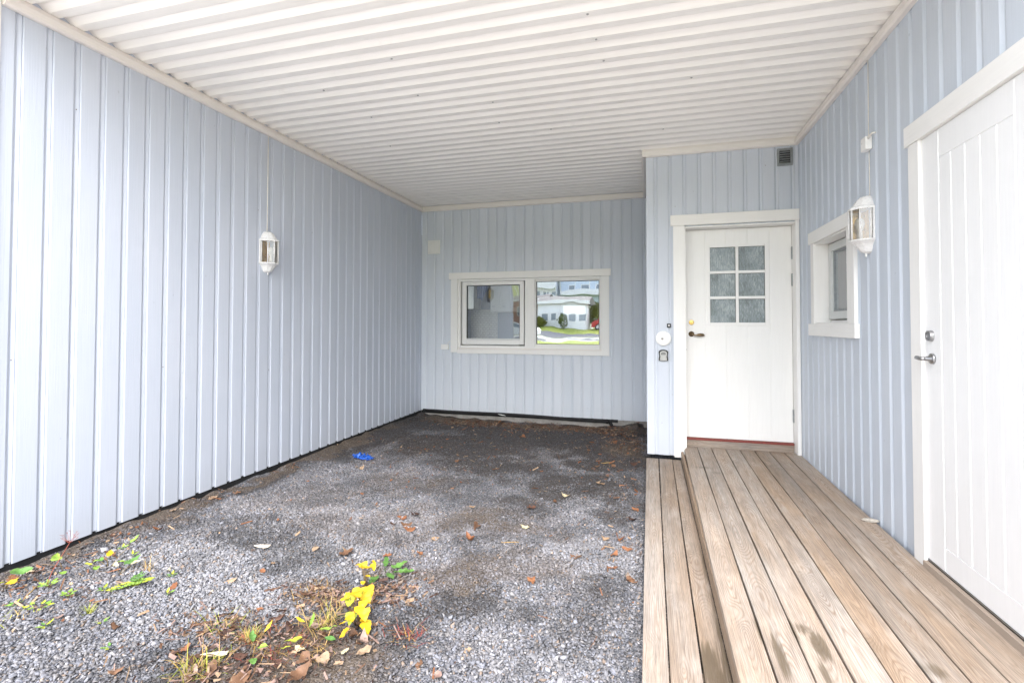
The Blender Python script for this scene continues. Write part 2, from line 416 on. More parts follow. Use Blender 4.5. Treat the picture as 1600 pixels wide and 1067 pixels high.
# ------------------------------------------------------------------ roof and ceiling
roof = thing('carport_roof', (-1.0, 4.4, ZC), 'white corrugated metal ceiling of the carport with painted edge trim', 'roof')
p = .135
cy = [(0, 0), (.009, .029), (.044, .029), (.082, .0), (.135, 0)]       # near edge rises steeply, far side slopes back down
def ceil_sheet(x0, x1, y0, y1):
    ys = []
    k0 = int((y0 - 1.944) / p) - 2
    for k in range(k0, 70):
        for a, h in cy[:-1]:
            y = 1.944 + k * p + a
            if y0 < y < y1: ys.append((y, h))
    mb = MB(); xs = np.linspace(x0, x1, 5)
    def hh(y):
        t = (y - 1.944) % p
        for (a, b), (c, d) in zip(cy[:-1], cy[1:]):
            if a <= t <= c: return b + (d - b) * (t - a) / (c - a)
        return 0
    ys = [(y0, hh(y0))] + ys + [(y1, hh(y1))]
    vs = [(x, y, 1.800 + h) for y, h in ys for x in xs]; n = len(xs)
    fs = [(i * n + j, (i + 1) * n + j, (i + 1) * n + j + 1, i * n + j + 1) for i in range(len(ys) - 1) for j in range(n - 1)]
    return mb.add(vs, fs)
a = ceil_sheet(XL, XR, YF - .12, YD); b = ceil_sheet(XL, XE, YD, YB)
a.add(b.v, b.f); o = a.build('ceiling_sheet', 'ceil', roof, recalc=False)
for pg in o.data.polygons: pass
bx('roof_slab', 'ceil', roof, XL - .35, XR + 4.5, YF - .14, YB + 5.2, 1.842, 2.05, bevel=0)  # unseen slab over the sheet, put in to block daylight
bx('fascia', 'case', roof, XL - .37, XR + 4.5, YF - .17, YF - .142, 1.74, 2.08)
def trim_y(x, side, y0, y1):     # runs along y; side=+1 for left wall
    s = side
    pts = [(x, ZC), (x + s * .028, ZC), (x + s * .040, ZC + .012), (x + s * .040, ZC + .044), (x + s * .022, ZC + .077), (x, ZC + .077)]
    MB().prism(pts, 'y', y0, y1).build('ceiling_trim', 'trim', roof, bevel=.0015)
def trim_x(y, x0, x1):
    pts = [(y, ZC), (y - .028, ZC), (y - .040, ZC + .012), (y - .040, ZC + .052), (y - .034, ZC + .077), (y, ZC + .077)]
    MB().prism(pts, 'x', x0, x1).build('ceiling_trim', 'trimx', roof, bevel=.0015)
trim_y(XL, 1, YF + .03, YB - .041); trim_y(XR, -1, YF + .03, YD - .041)
trim_x(YB, XL + .0, XE - .045); trim_x(YD, XE - .04, XR)
trim_y(XE - .001, -1, YD - .039, YB - .0)
for x, k in ((-.32, 0), (-.31, 2), (-.31, 4), (-.30, 6), (-1.7, 3), (-1.75, 7), (-2.4, 5), (-1.2, 9), (-1.3, 12), (-.9, 14), (.3, 9), (-2.3, 9), (-2.5, 14), (.1, 16)):
    y = 2.52 + k * p + .02 - .52 % p
    y = 1.944 + (4 + k) * p + .108
    MB().lathe([(.0075, 0), (.0075, -.003), (.004, -.0055), (.0001, -.006)], (x + rng.normal(0, .02), y, 1.7995), (0, 0, 1), 10).build('roof_screw', 'grey', roof, smooth=True)

# ------------------------------------------------------------------ bases of the walls
f = thing('foundation', (-1.7, 6.9, ZG), 'low grey concrete foundation strip under the back wall', 'foundation')
bx('concrete_strip', 'concrete', f, XL, XE, YB + .012, YB + .14, -1.62, ZW - .002, bevel=.004)
f2 = thing('foundation', (XL, 4.4, ZG), 'grey concrete foundation edge at the foot of the long left wall', 'foundation')
bx('concrete_strip', 'concrete', f2, XL - .13, XL - .006, YF + .02, YB + .01, -1.62, ZW - .046, bevel=.003)
mb = MB(); n = 90; vs = []
for i in range(n + 1):
    y = YF + .02 + (YB - .01 - YF) * i / n; w = .002 * math.sin(i * .9) + rng.normal(0, .0012)
    for (dx, z) in ((-.002, ZW + .01), (-.003 + w, ZW - .012), (.002 + w, ZW - .03), (.004 + w, ZW - .050 + rng.normal(0, .003)), (-.004, ZW - .055)):
        vs.append((XL - .004 + dx, y, z))
fs = [(i * 5 + j, (i + 1) * 5 + j, (i + 1) * 5 + j + 1, i * 5 + j + 1) for i in range(n) for j in range(4)]
tag(mb.add(vs, fs).build('foundation_membrane', 'memb', None, smooth=True, recalc=False), 'black plastic membrane strip along the foot of the long left wall', 'membrane')
o = bx('foundation_membrane', 'memb', None, XL + .01, -.42, YB - .002, YB + .010, ZW - .035, ZW + .006, bevel=0)
tag(o, 'black plastic membrane edge behind the pipe below the far wall', 'membrane')
pipe = thing('drain_pipe', (-1.9, YB - .03, -1.33), 'black plastic pipe along the foot of the far wall, bending down into the gravel', 'pipe')
pth = [(XL + .05, YB - .025, -1.300)]
for i in range(1, 30):
    t = i / 29; x = XL + .05 + (2.80) * t; pth.append((x, YB - .030, -1.300 - .028 * t - .006 * math.sin(t * 9)))
pth += [(-.545, YB - .035, -1.331), (-.520, YB - .038, -1.345), (-.508, YB - .042, -1.37), (-.502, YB - .046, -1.44)]
MB().tube(pth, [.017] * 2 + [.023] * (len(pth) - 2), 12).build('pipe', 'memb', pipe, smooth=True)
MB().tube([(-.578, YB - .034, -1.3285), (-.55, YB - .034, -1.330)], .029, 14).build('pipe_coupling', 'memb', pipe, bevel=.002)
tg = MB(); tg.add([(-2.13, YB - .054, -1.300), (-2.03, YB - .056, -1.312), (-2.0, YB - .055, -1.322), (-2.06, YB - .056, -1.319), (-2.12, YB - .055, -1.306)], [(0, 1, 2, 3, 4)])
tg.build('paper_tag', 'plastic', pipe)

# ------------------------------------------------------------------ back window
w = thing('window', (-1.705, YB, WIN[2]), 'wide white double window in the far wall, its left sash closed and the right pane mirroring houses', 'window')
yo = YB - .024
c = MB(); c.box(-2.912, -.509, yo - .004, YB, .672, .770); c.build('casing', 'casex', w, bevel=.003)
bx('casing', 'case', w, -2.880, -2.776, yo, YB, -.420, .671, bevel=.003)
bx('casing', 'case', w, -.640, -.533, yo, YB, -.436, .671, bevel=.003)
bx('casing', 'casex', w, -2.775, -.641, yo + .006, YB, -.434, -.372, bevel=.003)
bx('sill', 'trimx', w, -2.775, -.641, YB - .012, YB + .10, -.371, -.352, bevel=.003)
fr = MB(); fr.box(-2.784, -2.735, YB + .01, YB + .12, -.351, .671); fr.box(-.662, -.626, YB + .03, YB + .12, -.351, .671)
fr.box(-2.734, -.663, YB + .012, YB + .12, .637, .671); fr.box(-2.734, -.663, YB + .012, YB + .12, -.351, -.318)
fr.build('frame', 'case', w, bevel=.003)
bx('mullion', 'case', w, -1.737, -1.590, YB + .004, YB + .115, -.350, .668, bevel=.003)
sa = MB(); y0, y1 = YB + .022, YB + .075
sa.box(-2.712, -2.645, y0, y1, -.298, .632); sa.box(-1.818, -1.758, y0, y1, -.298, .632)
sa.box(-2.644, -1.819, y0, y1, .580, .632); sa.box(-2.644, -1.819, y0, y1, -.298, -.236)
s_ = sa.build('sash', 'case', w, bevel=.004)
gk = MB()
for a_ in ((-2.644, -2.637, -.215, .579), (-1.826, -1.819, -.215, .579), (-2.636, -1.827, .572, .579)): gk.box(a_[0], a_[1], YB + .030, YB + .07, a_[2], a_[3])
gk.build('gasket', 'gasket', s_)
bx('glazing_bead', 'alu', s_, -2.643, -1.820, YB + .026, YB + .07, -.235, -.212, bevel=.002)
bx('pane', 'glass2', s_, -2.640, -1.822, YB + .050, YB + .0545, -.213, .576, bevel=0)
fb = MB(); fb.box(-1.589, -1.575, YB + .03, YB + .09, -.317, .636); fb.box(-.672, -.663, YB + .03, YB + .09, -.317, .636)
fb.box(-1.574, -.673, YB + .03, YB + .09, .618, .636); fb.box(-1.574, -.673, YB + .03, YB + .09, -.317, -.288)
fb.build('fixed_frame', 'case', w, bevel=.002)
gk = MB()
for a_ in ((-1.574, -1.568, -.282, .617), (-.679, -.673, -.282, .617), (-1.567, -.680, .611, .617), (-1.574, -.673, -.287, -.281)): gk.box(a_[0], a_[1], YB + .036, YB + .07, a_[2], a_[3])
gk.build('gasket', 'gasket', w)
bx('pane', 'glass', w, -1.573, -.674, YB + .055, YB + .0595, -.286, .616, bevel=0)

# ------------------------------------------------------------------ entrance door
d = thing('entrance_door', (.85, YD, ZDK), 'white entrance door with six frosted panes and a bronze lever handle', 'door')
yc = YD - .024
bx('casing', 'casex', d, .212, XR - .002, yc - .006, YD + .002, .998, 1.105, bevel=.003)
bx('casing', 'case', d, .238, .3445, yc, YD + .002, -1.333, .997, bevel=.003)
bx('casing', 'case', d, 1.352, XR - .003, yc, YD + .002, -1.238, .997, bevel=.003)
fr = MB(); fr.box(.3445, .3565, yc + .004, YD + .20, -1.235, .985); fr.box(1.354, 1.384, yc + .014, YD + .20, -1.235, .985)
fr.box(.3570, 1.3535, yc + .004, YD + .20, .973, .985)
fr.build('door_frame', 'case', d, bevel=.002)
yl = YD + .12
# leaf with V grooves: columns of faces
gx = [.553, .750, .952, 1.155]
x0, x1, z0, z1 = .3615, 1.350, -1.150, .968
lx0, lx1, lz0, lz1 = .574, 1.145, -.012, .808
lv = MB()
cols = [(x0, 0)]
for q in gx: cols += [(q - .004, 0), (q - .0012, .0026), (q + .0012, .0026), (q + .004, 0)]
cols += [(x1, 0)]
cols += [(lx0, 0), (lx1, 0)]; cols = sorted(cols)
for (a0, d0), (a1, d1) in zip(cols[:-1], cols[1:]):
    iv = [(z0, z1)]
    if lx0 <= (a0 + a1) / 2 <= lx1: iv = [(z0, lz0), (lz1, z1)]
    for u_, v_ in iv:
        lv.add([(a0, yl + d0, u_), (a1, yl + d1, u_), (a1, yl + d1, v_), (a0, yl + d0, v_), (a0, yl + .055, u_), (a1, yl + .055, u_), (a1, yl + .055, v_), (a0, yl + .055, v_)],
               [(0, 1, 2, 3), (7, 6, 5, 4), (0, 4, 5, 1), (3, 2, 6, 7)])
lv.add([(x0, yl, z0), (x0, yl + .055, z0), (x0, yl + .055, z1), (x0, yl, z1)], [(0, 1, 2, 3)])
lv.add([(x1, yl, z0), (x1, yl + .055, z0), (x1, yl + .055, z1), (x1, yl, z1)], [(0, 1, 2, 3)])
leaf = lv.build('door_leaf', 'doorw', d, recalc=True)
lf = MB()                                    # glazing frame
px = [(.603, .838), (.872, 1.107)]; pz = [(.545, .780), (.283, .512), (.022, .254)]
yy = yl - .008
lf.box(lx0, .600, yy, yl + .02, lz0, lz1); lf.box(1.110, lx1, yy, yl + .02, lz0, lz1)
lf.box(.6005, 1.1095, yy, yl + .02, .783, lz1); lf.box(.6005, 1.1095, yy, yl + .02, lz0, .019)
lf.box(.841, .869, yy + .001, yl + .02, .0195, .7825)
for zz in (.257, .515):
    lf.box(.6005, .8405, yy + .002, yl + .02, zz, zz + .027); lf.box(.8695, 1.1095, yy + .002, yl + .02, zz, zz + .027)
lf.build('glazing_bars', 'doorw', leaf, bevel=.003)
for a0, a1 in px:
    for b0, b1 in pz:
        bx('pane', 'frost', leaf, a0 - .003, a1 + .003, yl + .006, yl + .010, b0 - .003, b1 + .003, bevel=0)
        g4 = MB(); g4.box(a0 - .0025, a0 + .001, yl + .0, yl + .006, b0, b1); g4.box(a1 - .001, a1 + .0025, yl, yl + .006, b0, b1); g4.box(a0, a1, yl, yl + .006, b1 - .001, b1 + .0025)
        g4.build('gasket', 'dgrey', leaf)
lk = MB(); lk.lathe([(.026, 0), (.026, .004), (.022, .008), (.013, .009), (.013, .012), (.0001, .012)], (.418, yl, .020), (0, -1, 0), 28); lk = lk.build('lock', 'brass', leaf, bevel=.0)
bx('keyhole', 'hole', lk, .4165, .4195, yl - .0135, yl - .0115, .006, .020, bevel=0)
hd = MB(); hd.lathe([(.028, 0), (.028, .004), (.024, .009), (.012, .011), (.010, .035), (.0001, .036)], (.417, yl, -.098), (0, -1, 0), 28)
hd.tube([(.417, yl - .036, -.098), (.425, yl - .042, -.100), (.440, yl - .044, -.107), (.455, yl - .044, -.111), (.475, yl - .044, -.108), (.500, yl - .044, -.106), (.525, yl - .043, -.108), (.541, yl - .041, -.112)],
        [.010, .010, .007, .006, .012, .017, .015, .005], 12)
hd.build('handle', 'bronze', leaf, smooth=True)
for zb, zt, mm in ((.639, .762, 'galv'), (.376, .499, 'galv'), (-.954, -.828, 'galv')):
    h = MB(); h.tube([(1.352, yl - .014, zb), (1.352, yl - .014, zt)], .0085, 12); h.box(1.3445, 1.351, yl - .010, yl - .002, zb + .004, zt - .004)
    for k in (.33, .66): h.tube([(1.352, yl - .014, zb + (zt - zb) * k - .001), (1.352, yl - .014, zb + (zt - zb) * k + .001)], .0094, 12)
    h.build('hinge', mm, d, smooth=False)
bx('threshold', 'red', d, .3570, 1.3535, yl - .022, yl + .07, -1.176, -1.1535, bevel=.003)
bx('peephole', 'hole', leaf, .3665, .3715, yl - .0012, yl + .002, -.262, -.257, bevel=0)
for (a_, b_) in ((.42, -.775), (.47, -.775), (.42, -.80), (.47, -.80), (.445, -.787)):
    MB().lathe([(.002, 0), (.002, .0012), (.0001, .0013)], (a_, yl, b_), (0, -1, 0), 8).build('screw_hole', 'dgrey', leaf)
hall = MB()
hall.box(XE + .12, XR + .3, YD + .30, YD + .32, -1.3, 1.5)
hall.build('inner_wall', 'dgrey', d)

# ------------------------------------------------------------------ storage door (right)
d = thing('storage_door', (XR, 2.64, ZDK), 'white boarded storage door on the right with a steel lever handle', 'door')
xo = XR - .024
bx('casing', 'casey', d, xo - .005, XR + .002, 2.07, 3.200, .968, 1.078, bevel=.003)
bx('casing', 'case', d, xo, XR + .002, 3.062, 3.168, -1.262, .967, bevel=.003)
bx('casing', 'case', d, xo, XR + .002, 2.105, 2.212, -1.262, .967, bevel=.003)
fr = MB(); fr.box(XR - .006, XR + .14, 3.0585, 3.0715, -1.25, .971); fr.box(XR - .006, XR + .14, 2.2155, 2.2275, -1.25, .971); fr.box(XR - .006, XR + .14, 2.228, 3.058, .9665, .9715)
fr.build('door_frame', 'case', d, bevel=.002)
xl = XR - .008
ysg = [2.907, 2.804, 2.695, 2.588, 2.480, 2.375]
y0, y1, z0, z1 = 2.230, 3.0555, -1.198, .963
zt, zb = .822, -1.080
lv = MB()
cols = [(y0, 0), (y1, 0)]
for q in ysg: cols += [(q - .005, 0), (q - .0018, .0055), (q + .0018, .0055), (q + .005, 0)]
cols = sorted(cols)
zs = [z0, zb - .003, zb - .001, zb + .001, zb + .003, zt - .003, zt - .001, zt + .001, zt + .003, z1]
def inner(y): return 2.377 < y < 2.905
for (a0, d0), (a1, d1) in zip(cols[:-1], cols[1:]):
    mid = (a0 + a1) / 2; stile = not inner(mid)
    edge = abs(mid - 2.907) < .006 or abs(mid - 2.375) < .006
    for u_, v_ in zip(zs[:-1], zs[1:]):
        zm = (u_ + v_) / 2; rail = zm < zb - .001 or zm > zt + .001
        dd0, dd1 = (d0, d1) if (not rail or edge) else (0, 0)
        def dz(z, dd):
            if edge or stile: return dd
            if abs(z - zb) <= .0012 or abs(z - zt) <= .0012: return max(dd, .003)
            return dd
        lv.add([(xl + dz(u_, dd0), a0, u_), (xl + dz(u_, dd1), a1, u_), (xl + dz(v_, dd1), a1, v_), (xl + dz(v_, dd0), a0, v_)], [(0, 1, 2, 3)])
lv.add([(xl, y0, z0), (xl, y1, z0), (xl, y1, z1), (xl, y0, z1), (xl + .05, y0, z0), (xl + .05, y1, z0), (xl + .05, y1, z1), (xl + .05, y0, z1)], [(4, 5, 6, 7), (0, 1, 5, 4), (2, 3, 7, 6), (1, 2, 6, 5), (0, 3, 7, 4)])
leaf = lv.build('door_leaf', 'doorr', d, recalc=False)
MB().lathe([(.0285, 0), (.0285, .003), (.026, .018), (.019, .020), (.015, .018), (.015, .016), (.0001, .016)], (xl, 2.995, -.057), (-1, 0, 0), 30).build('lock', 'steel', leaf)
hd = MB(); hd.lathe([(.027, 0), (.027, .009), (.024, .012), (.012, .013), (.010, .036), (.0001, .037)], (xl, 2.985, -.172), (-1, 0, 0), 28)
hd.tube([(xl - .036, 2.985, -.172), (xl - .044, 2.990, -.172), (xl - .047, 3.00, -.172), (xl - .047, 3.018, -.171), (xl - .046, 3.042, -.170)], [.010, .0105, .010, .0105, .010], 14)
hd.build('handle', 'steel', leaf, smooth=True)
th = MB(); th.box(1.353, XR + .13, 2.226, 3.058, ZDK - .03, -1.2105); th.build('threshold_board', 'wood', d, bevel=.002)
al = MB(); al.box(xo + .012, XR + .12, 2.228, 3.058, -1.2095, -1.2045); al.box(xo + .012, xo + .016, 2.228, 3.058, -1.2095, -1.2005); al.build('threshold_strip', 'steel', d)
bx('door_seal', 'galv', d, xl - .001, xl + .01, 3.052, 3.064, -1.203, -1.197, bevel=0)

# ------------------------------------------------------------------ small side window
w = thing('window', (XR, 4.44, SMW[2]), 'small deep-set white window in the right wall beside the lantern', 'window')
bx('casing', 'casey', w, xo - .005, XR + .002, 3.912, 4.926, .698, .800, bevel=.003)
bx('casing', 'casey', w, xo - .007, XR + .002, 3.908, 4.937, -.095, .006, bevel=.003)
bx('casing', 'case', w, xo, XR + .002, 4.800, 4.880, .007, .697, bevel=.003)
bx('casing', 'case', w, xo, XR + .002, 3.930, 4.060, .007, .697, bevel=.003)
rv = MB(); rv.box(XR - .012, XR + .139, 4.7992, 4.812, .004, .696); rv.box(XR - .012, XR + .139, 4.062, 4.078, .004, .696); rv.box(XR - .012, XR + .139, 4.079, 4.799, .684, .696); rv.box(XR - .012, XR + .139, 4.079, 4.799, .0045, .016)
rv.build('reveal', 'case', w, bevel=.001)
xs = XR + .085
sa = MB(); sa.box(xs, xs + .05, 4.725, 4.785, .045, .675); sa.box(xs, xs + .05, 4.094, 4.154, .045, .675); sa.box(xs, xs + .05, 4.155, 4.724, .612, .675); sa.box(xs, xs + .05, 4.155, 4.724, .045, .108)
s_ = sa.build('sash', 'alu', w, bevel=.004)
bd = MB(); bd.box(xs + .018, xs + .04, 4.705, 4.7245, .1085, .6115); bd.box(xs + .018, xs + .04, 4.1545, 4.172, .1085, .6115); bd.box(xs + .018, xs + .04, 4.173, 4.704, .593, .6115); bd.box(xs + .018, xs + .04, 4.173, 4.704, .1085, .126)
bd.build('glazing_bead', 'galv', s_, bevel=.002)
bx('pane', 'glass2', s_, xs + .026, xs + .030, 4.165, 4.712, .118, .600, bevel=0)
bx('frame', 'case', w, xs + .02, xs + .053, 4.079, 4.799, .0165, .036, bevel=.001)
cu = MB(); n = 120; vs = []
for i in range(n + 1):
    y = 4.02 + .85 * i / n; dx = .018 * math.sin(i * .62) + .010 * math.sin(i * 1.37 + 1)
    vs += [(XR + .24 + dx, y, -.15), (XR + .24 + dx * .8, y, .85)]
cu.add(vs, [(2 * i, 2 * i + 2, 2 * i + 3, 2 * i + 1) for i in range(n)])
M['curtain'] = mat_plain('curtain_fabric', (.50, .53, .50), .9, 0, .1, 10, .1)
tag(cu.build('curtain', 'curtain', None, smooth=True, recalc=False), 'pleated pale green curtain hanging behind the small side window', 'curtain')

# ------------------------------------------------------------------ lanterns
def lantern(root, mirror=1):
    ox, oy, oz = root.location
    P = lambda x, y, z: (ox + x, oy + y * mirror, oz + z)
    plan = [(.022, -.085), (.076, -.066), (.108, -.024), (.108, .024), (.076, .066), (.022, .085)]
    def ring(sc, z, x_in=.0, plan_=plan):
        return [P(0, plan_[0][1] * sc, z)] + [P(a * sc if a > .05 else a * min(1, sc), b * sc, z) for a, b in plan_] + [P(0, plan_[-1][1] * sc, z)]
    def loft(levels):
        m = MB(); vs = []; k = len(plan) + 2
        for sc, z in levels: vs += ring(sc, z)
        fs = [(i * k + j, i * k + (j + 1) % k, (i + 1) * k + (j + 1) % k, (i + 1) * k + j) for i in range(len(levels) - 1) for j in range(k)]
        fs += [tuple(range(k))[::-1], tuple(range((len(levels) - 1) * k, len(levels) * k))]
        return m.add(vs, fs)
    loft([(1.06, .100), (1.08, .108), (1.04, .116), (.90, .124), (.80, .140), (.66, .165), (.50, .183), (.30, .193), (.08, .196)]).build('cap', 'lampw', root, bevel=.0022)
    b = loft([(.06, -.183), (.24, -.181), (.44, -.172), (.56, -.155), (.64, -.140), (.78, -.122), (.96, -.108), (1.05, -.102), (1.06, -.096), (1.0, -.092)]).build('base', 'lampw', root, bevel=.0022)
    q = Vector(P(.020, 0, -.190)); MB().lathe([(.0001, -.014), (.005, -.012), (.007, -.004), (.005, .004), (.009, .010)], q, (0, 0, 1), 12).build('finial', 'plastic', b, smooth=True)
    bp = MB(); bp.add([P(*t) for t in [(0, -.088, -.093), (.012, -.088, -.093), (.012, .088, -.093), (0, .088, -.093), (0, -.088, .101), (.012, -.088, .101), (.012, .088, .101), (0, .088, .101)]],
                      [(0, 3, 2, 1), (4, 5, 6, 7), (0, 1, 5, 4), (1, 2, 6, 5), (2, 3, 7, 6), (3, 0, 4, 7)])
    bp.build('back_plate', 'lampw', root, bevel=.001)
    rf = MB(); rf.add([P(.0135, -.03, -.09), (P(.0135, .03, -.09)), P(.0135, .03, .098), P(.0135, -.03, .098)], [(0, 1, 2, 3)])
    rf.add([P(.0135, -.03, -.09), P(.030, -.078, -.09), P(.030, -.078, .098), P(.0135, -.03, .098)], [(0, 1, 2, 3)])
    rf.build('reflector', 'goldrefl', root, recalc=False)
    for i, (a, b_) in enumerate(plan):
        pa = P(a, b_, -.094); MB().tube([pa, (pa[0], pa[1], oz + .102)], .0052, 8).build('glazing_bar', 'lampw', root, smooth=True)
    for (a, b_), (c_, d_) in zip(plan[:-1], plan[1:]):
        m = MB(); e = Vector((c_ - a, d_ - b_)).normalized(); a2, b2, c2, d2 = a + e.x * .004, b_ + e.y * .004, c_ - e.x * .004, d_ - e.y * .004
        m.add([P(a2, b2, -.093), P(c2, d2, -.093), P(c2, d2, .101), P(a2, b2, .101)], [(0, 1, 2, 3)]); m.build('glass_panel', 'lampglass', root, recalc=False)
    q = Vector(P(.055, .0, -.08)); MB().lathe([(.016, -.01), (.016, .035), (.013, .04), (.022, .065), (.029, .09), (.026, .115), (.015, .130), (.0001, .134)], q, (0, 0, 1), 18).build('bulb', 'bulb', root, smooth=True)
L1 = thing('wall_lantern', (XL - .001, 3.768, .648), 'white half-hexagonal glass lantern alone on the long left wall', 'wall lamp'); lantern(L1)
L2 = thing('wall_lantern', (XR + .001, 3.735, .645), 'white half-hexagonal glass lantern between the small window and the storage door', 'wall lamp', rotz=math.pi); lantern(L2)
def cable(path, lab, rad=.0045):
    o = MB().tube(path, rad, 8).build('cable', 'cablew', None, smooth=True); tag(o, lab, 'cable'); return o
cable([(XL + .003, 3.772, ZC), (XL + .003, 3.772, 1.2), (XL + .003, 3.770, .835)], 'thin white cable running down the left wall into the lantern', .0042)
cable([(XR - .005, 3.705, ZC), (XR - .005, 3.707, 1.5), (XR - .006, 3.71, 1.215)], 'thin white cable from the ceiling trim down to the junction box on the right wall', .0028)
cable([(XR - .006, 3.70, 1.125), (XR - .010, 3.695, 1.09), (XR - .005, 3.705, 1.05), (XR - .005, 3.705, .835)], 'thin white cable between the junction box and the right lantern', .0028)
jb = thing('junction_box', (XR, 3.70, 1.168), 'white cable junction box on the right wall above the lantern', 'junction box')
b_ = bx('box', 'plastic', jb, XR - .040, XR - .002, 3.665, 3.742, 1.128, 1.213, bevel=.006)
MB().lathe([(.006, 0), (.006, .0015), (.0001, .0016)], (XR - .040, 3.72, 1.18), (-1, 0, 0), 12).build('knockout', 'alu', jb)
MB().tube([(XR - .022, 3.667, 1.195), (XR - .026, 3.640, 1.205), (XR - .02, 3.615, 1.212), (XR - .008, 3.600, 1.208)], .006, 8).build('cable_stub', 'cablew', jb, smooth=True)

# ------------------------------------------------------------------ small fittings
vb = thing('wall_vent', (-3.163, YB, 1.07), 'square white louvred vent cover high on the far wall', 'vent')
bx('cover', 'plastic', vb, -3.262, -3.064, YB - .022, YB + .001, 1.070, 1.275, bevel=.003)
m = MB()
for k in range(11): z = 1.090 + k * .0158; m.add([(-3.252, YB - .0225, z), (-3.074, YB - .0225, z), (-3.074, YB - .027, z + .009), (-3.252, YB - .027, z + .009), (-3.252, YB - .0225, z + .011), (-3.074, YB - .0225, z + .011)], [(0, 1, 2, 3), (3, 2, 5, 4)])
m.build('louvre', 'plastic', vb, recalc=False)
sb = thing('junction_box', (-2.972, YB, -.38), 'small white junction box with a short cable beside the wide window', 'junction box')
bx('box', 'plastic', sb, -3.032, -2.912, YB - .034, YB + .001, -.381, -.304, bevel=.005)
MB().tube([(-2.93, YB - .016, -.305), (-2.925, YB - .018, -.28), (-2.90, YB - .012, -.262), (-2.882, YB - .008, -.255)], .004, 8).build('cable_stub', 'cablew', sb, smooth=True)
vg = thing('vent_grille', (1.27, YD, 1.53), 'square grey metal vent grille above the entrance door', 'vent')
fr = MB(); fr.box(1.202, 1.222, YD - .014, YD, 1.532, 1.700); fr.box(1.317, 1.338, YD - .014, YD, 1.532, 1.700); fr.box(1.2225, 1.3165, YD - .014, YD, 1.676, 1.700); fr.box(1.2225, 1.3165, YD - .014, YD, 1.532, 1.560)
fr.build('frame', 'galv', vg, bevel=.002)
bx('opening', 'hole', vg, 1.222, 1.317, YD - .004, YD, 1.560, 1.676, bevel=0)
for k in range(5):
    z = 1.566 + k * .0225; m = MB(); m.add([(1.226, YD - .006, z), (1.313, YD - .006, z), (1.313, YD - .016, z + .005), (1.226, YD - .016, z + .005), (1.226, YD - .012, z + .013), (1.313, YD - .012, z + .013)], [(0, 1, 2, 3), (3, 2, 5, 4)]); m.build('louvre', 'galv', vg, recalc=False)
db = thing('doorbell', (.192, YD, -.033), 'tiny black square doorbell with a white button', 'doorbell')
bx('housing', 'black', db, .173, .212, YD - .016, YD, -.033, .008, bevel=.003)
MB().lathe([(.0085, 0), (.0085, .002), (.006, .003), (.0001, .003)], (.192, YD - .016, -.012), (0, -1, 0), 18).build('button', 'plastic', db, smooth=False)
kp = thing('alarm_siren', (.138, YD, -.143), 'round white alarm disc between the doorbell and the key safe', 'alarm')
MB().lathe([(.066, 0), (.074, .006), (.075, .018), (.071, .024), (.050, .028), (.0485, .0265), (.047, .028), (.0001, .030)], (.138, YD, -.143), (0, -1, 0), 48).build('disc', 'plastic', kp, smooth=False)
MB().lathe([(.013, 0), (.013, .0015), (.009, .004), (.0001, .004)], (.127, YD - .029, -.145), (0, -1, 0), 20).build('sensor', 'grey', kp, smooth=True)
MB().lathe([(.005, 0), (.004, .002), (.0001, .002)], (.1275, YD - .033, -.150), (0, -1, 0), 12).build('lens', 'bark', kp)
ks = thing('key_safe', (.136, YD, -.37), 'grey and black key safe below the round white alarm disc', 'key safe')
def arch(x0, x1, z0, z1, waist=.0):
    pts = []
    for i in range(13):
        t = math.pi * i / 12; pts.append(((x0 + x1) / 2 + (x1 - x0) / 2 * math.cos(t) * (1 - .0), z1 - .030 + .030 * math.sin(t) ** .8 if 0 < i < 12 else z1 - .030))
    pts += [(x0 + waist, (z0 + z1) / 2 - .01), (x0, z0 + .008), (x0 + .008, z0), (x1 - .008, z0), (x1, z0 + .008), (x1 - waist, (z0 + z1) / 2 - .01)]
    return pts
def pr(pts, ya, yb): m = MB(); return m.prism([(a, b) for a, b in pts], 'y', ya, yb)
pr(arch(.090, .184, -.369, -.256, .006), YD - .030, YD).build('cover', 'black', ks, bevel=.003)
pr(arch(.101, .173, -.367, -.268, .006), YD - .038, YD - .030).build('face', 'grey', ks, bevel=.002)
MB().prism([(.116, -.307), (.156, -.307), (.158, -.300), (.156, -.287), (.147, -.283), (.125, -.283), (.116, -.287), (.114, -.300)], 'y', YD - .0405, YD - .038).build('dial_window', 'dgrey', ks, bevel=.001)
for k in range(4): bx('dial', 'grey', ks, .119 + k * .009, .1265 + k * .009, YD - .0425, YD - .0405, -.299, -.291, bevel=.0008)
bx('latch', 'steel', ks, .127, .147, YD - .041, YD - .038, -.359, -.354, bevel=.001)

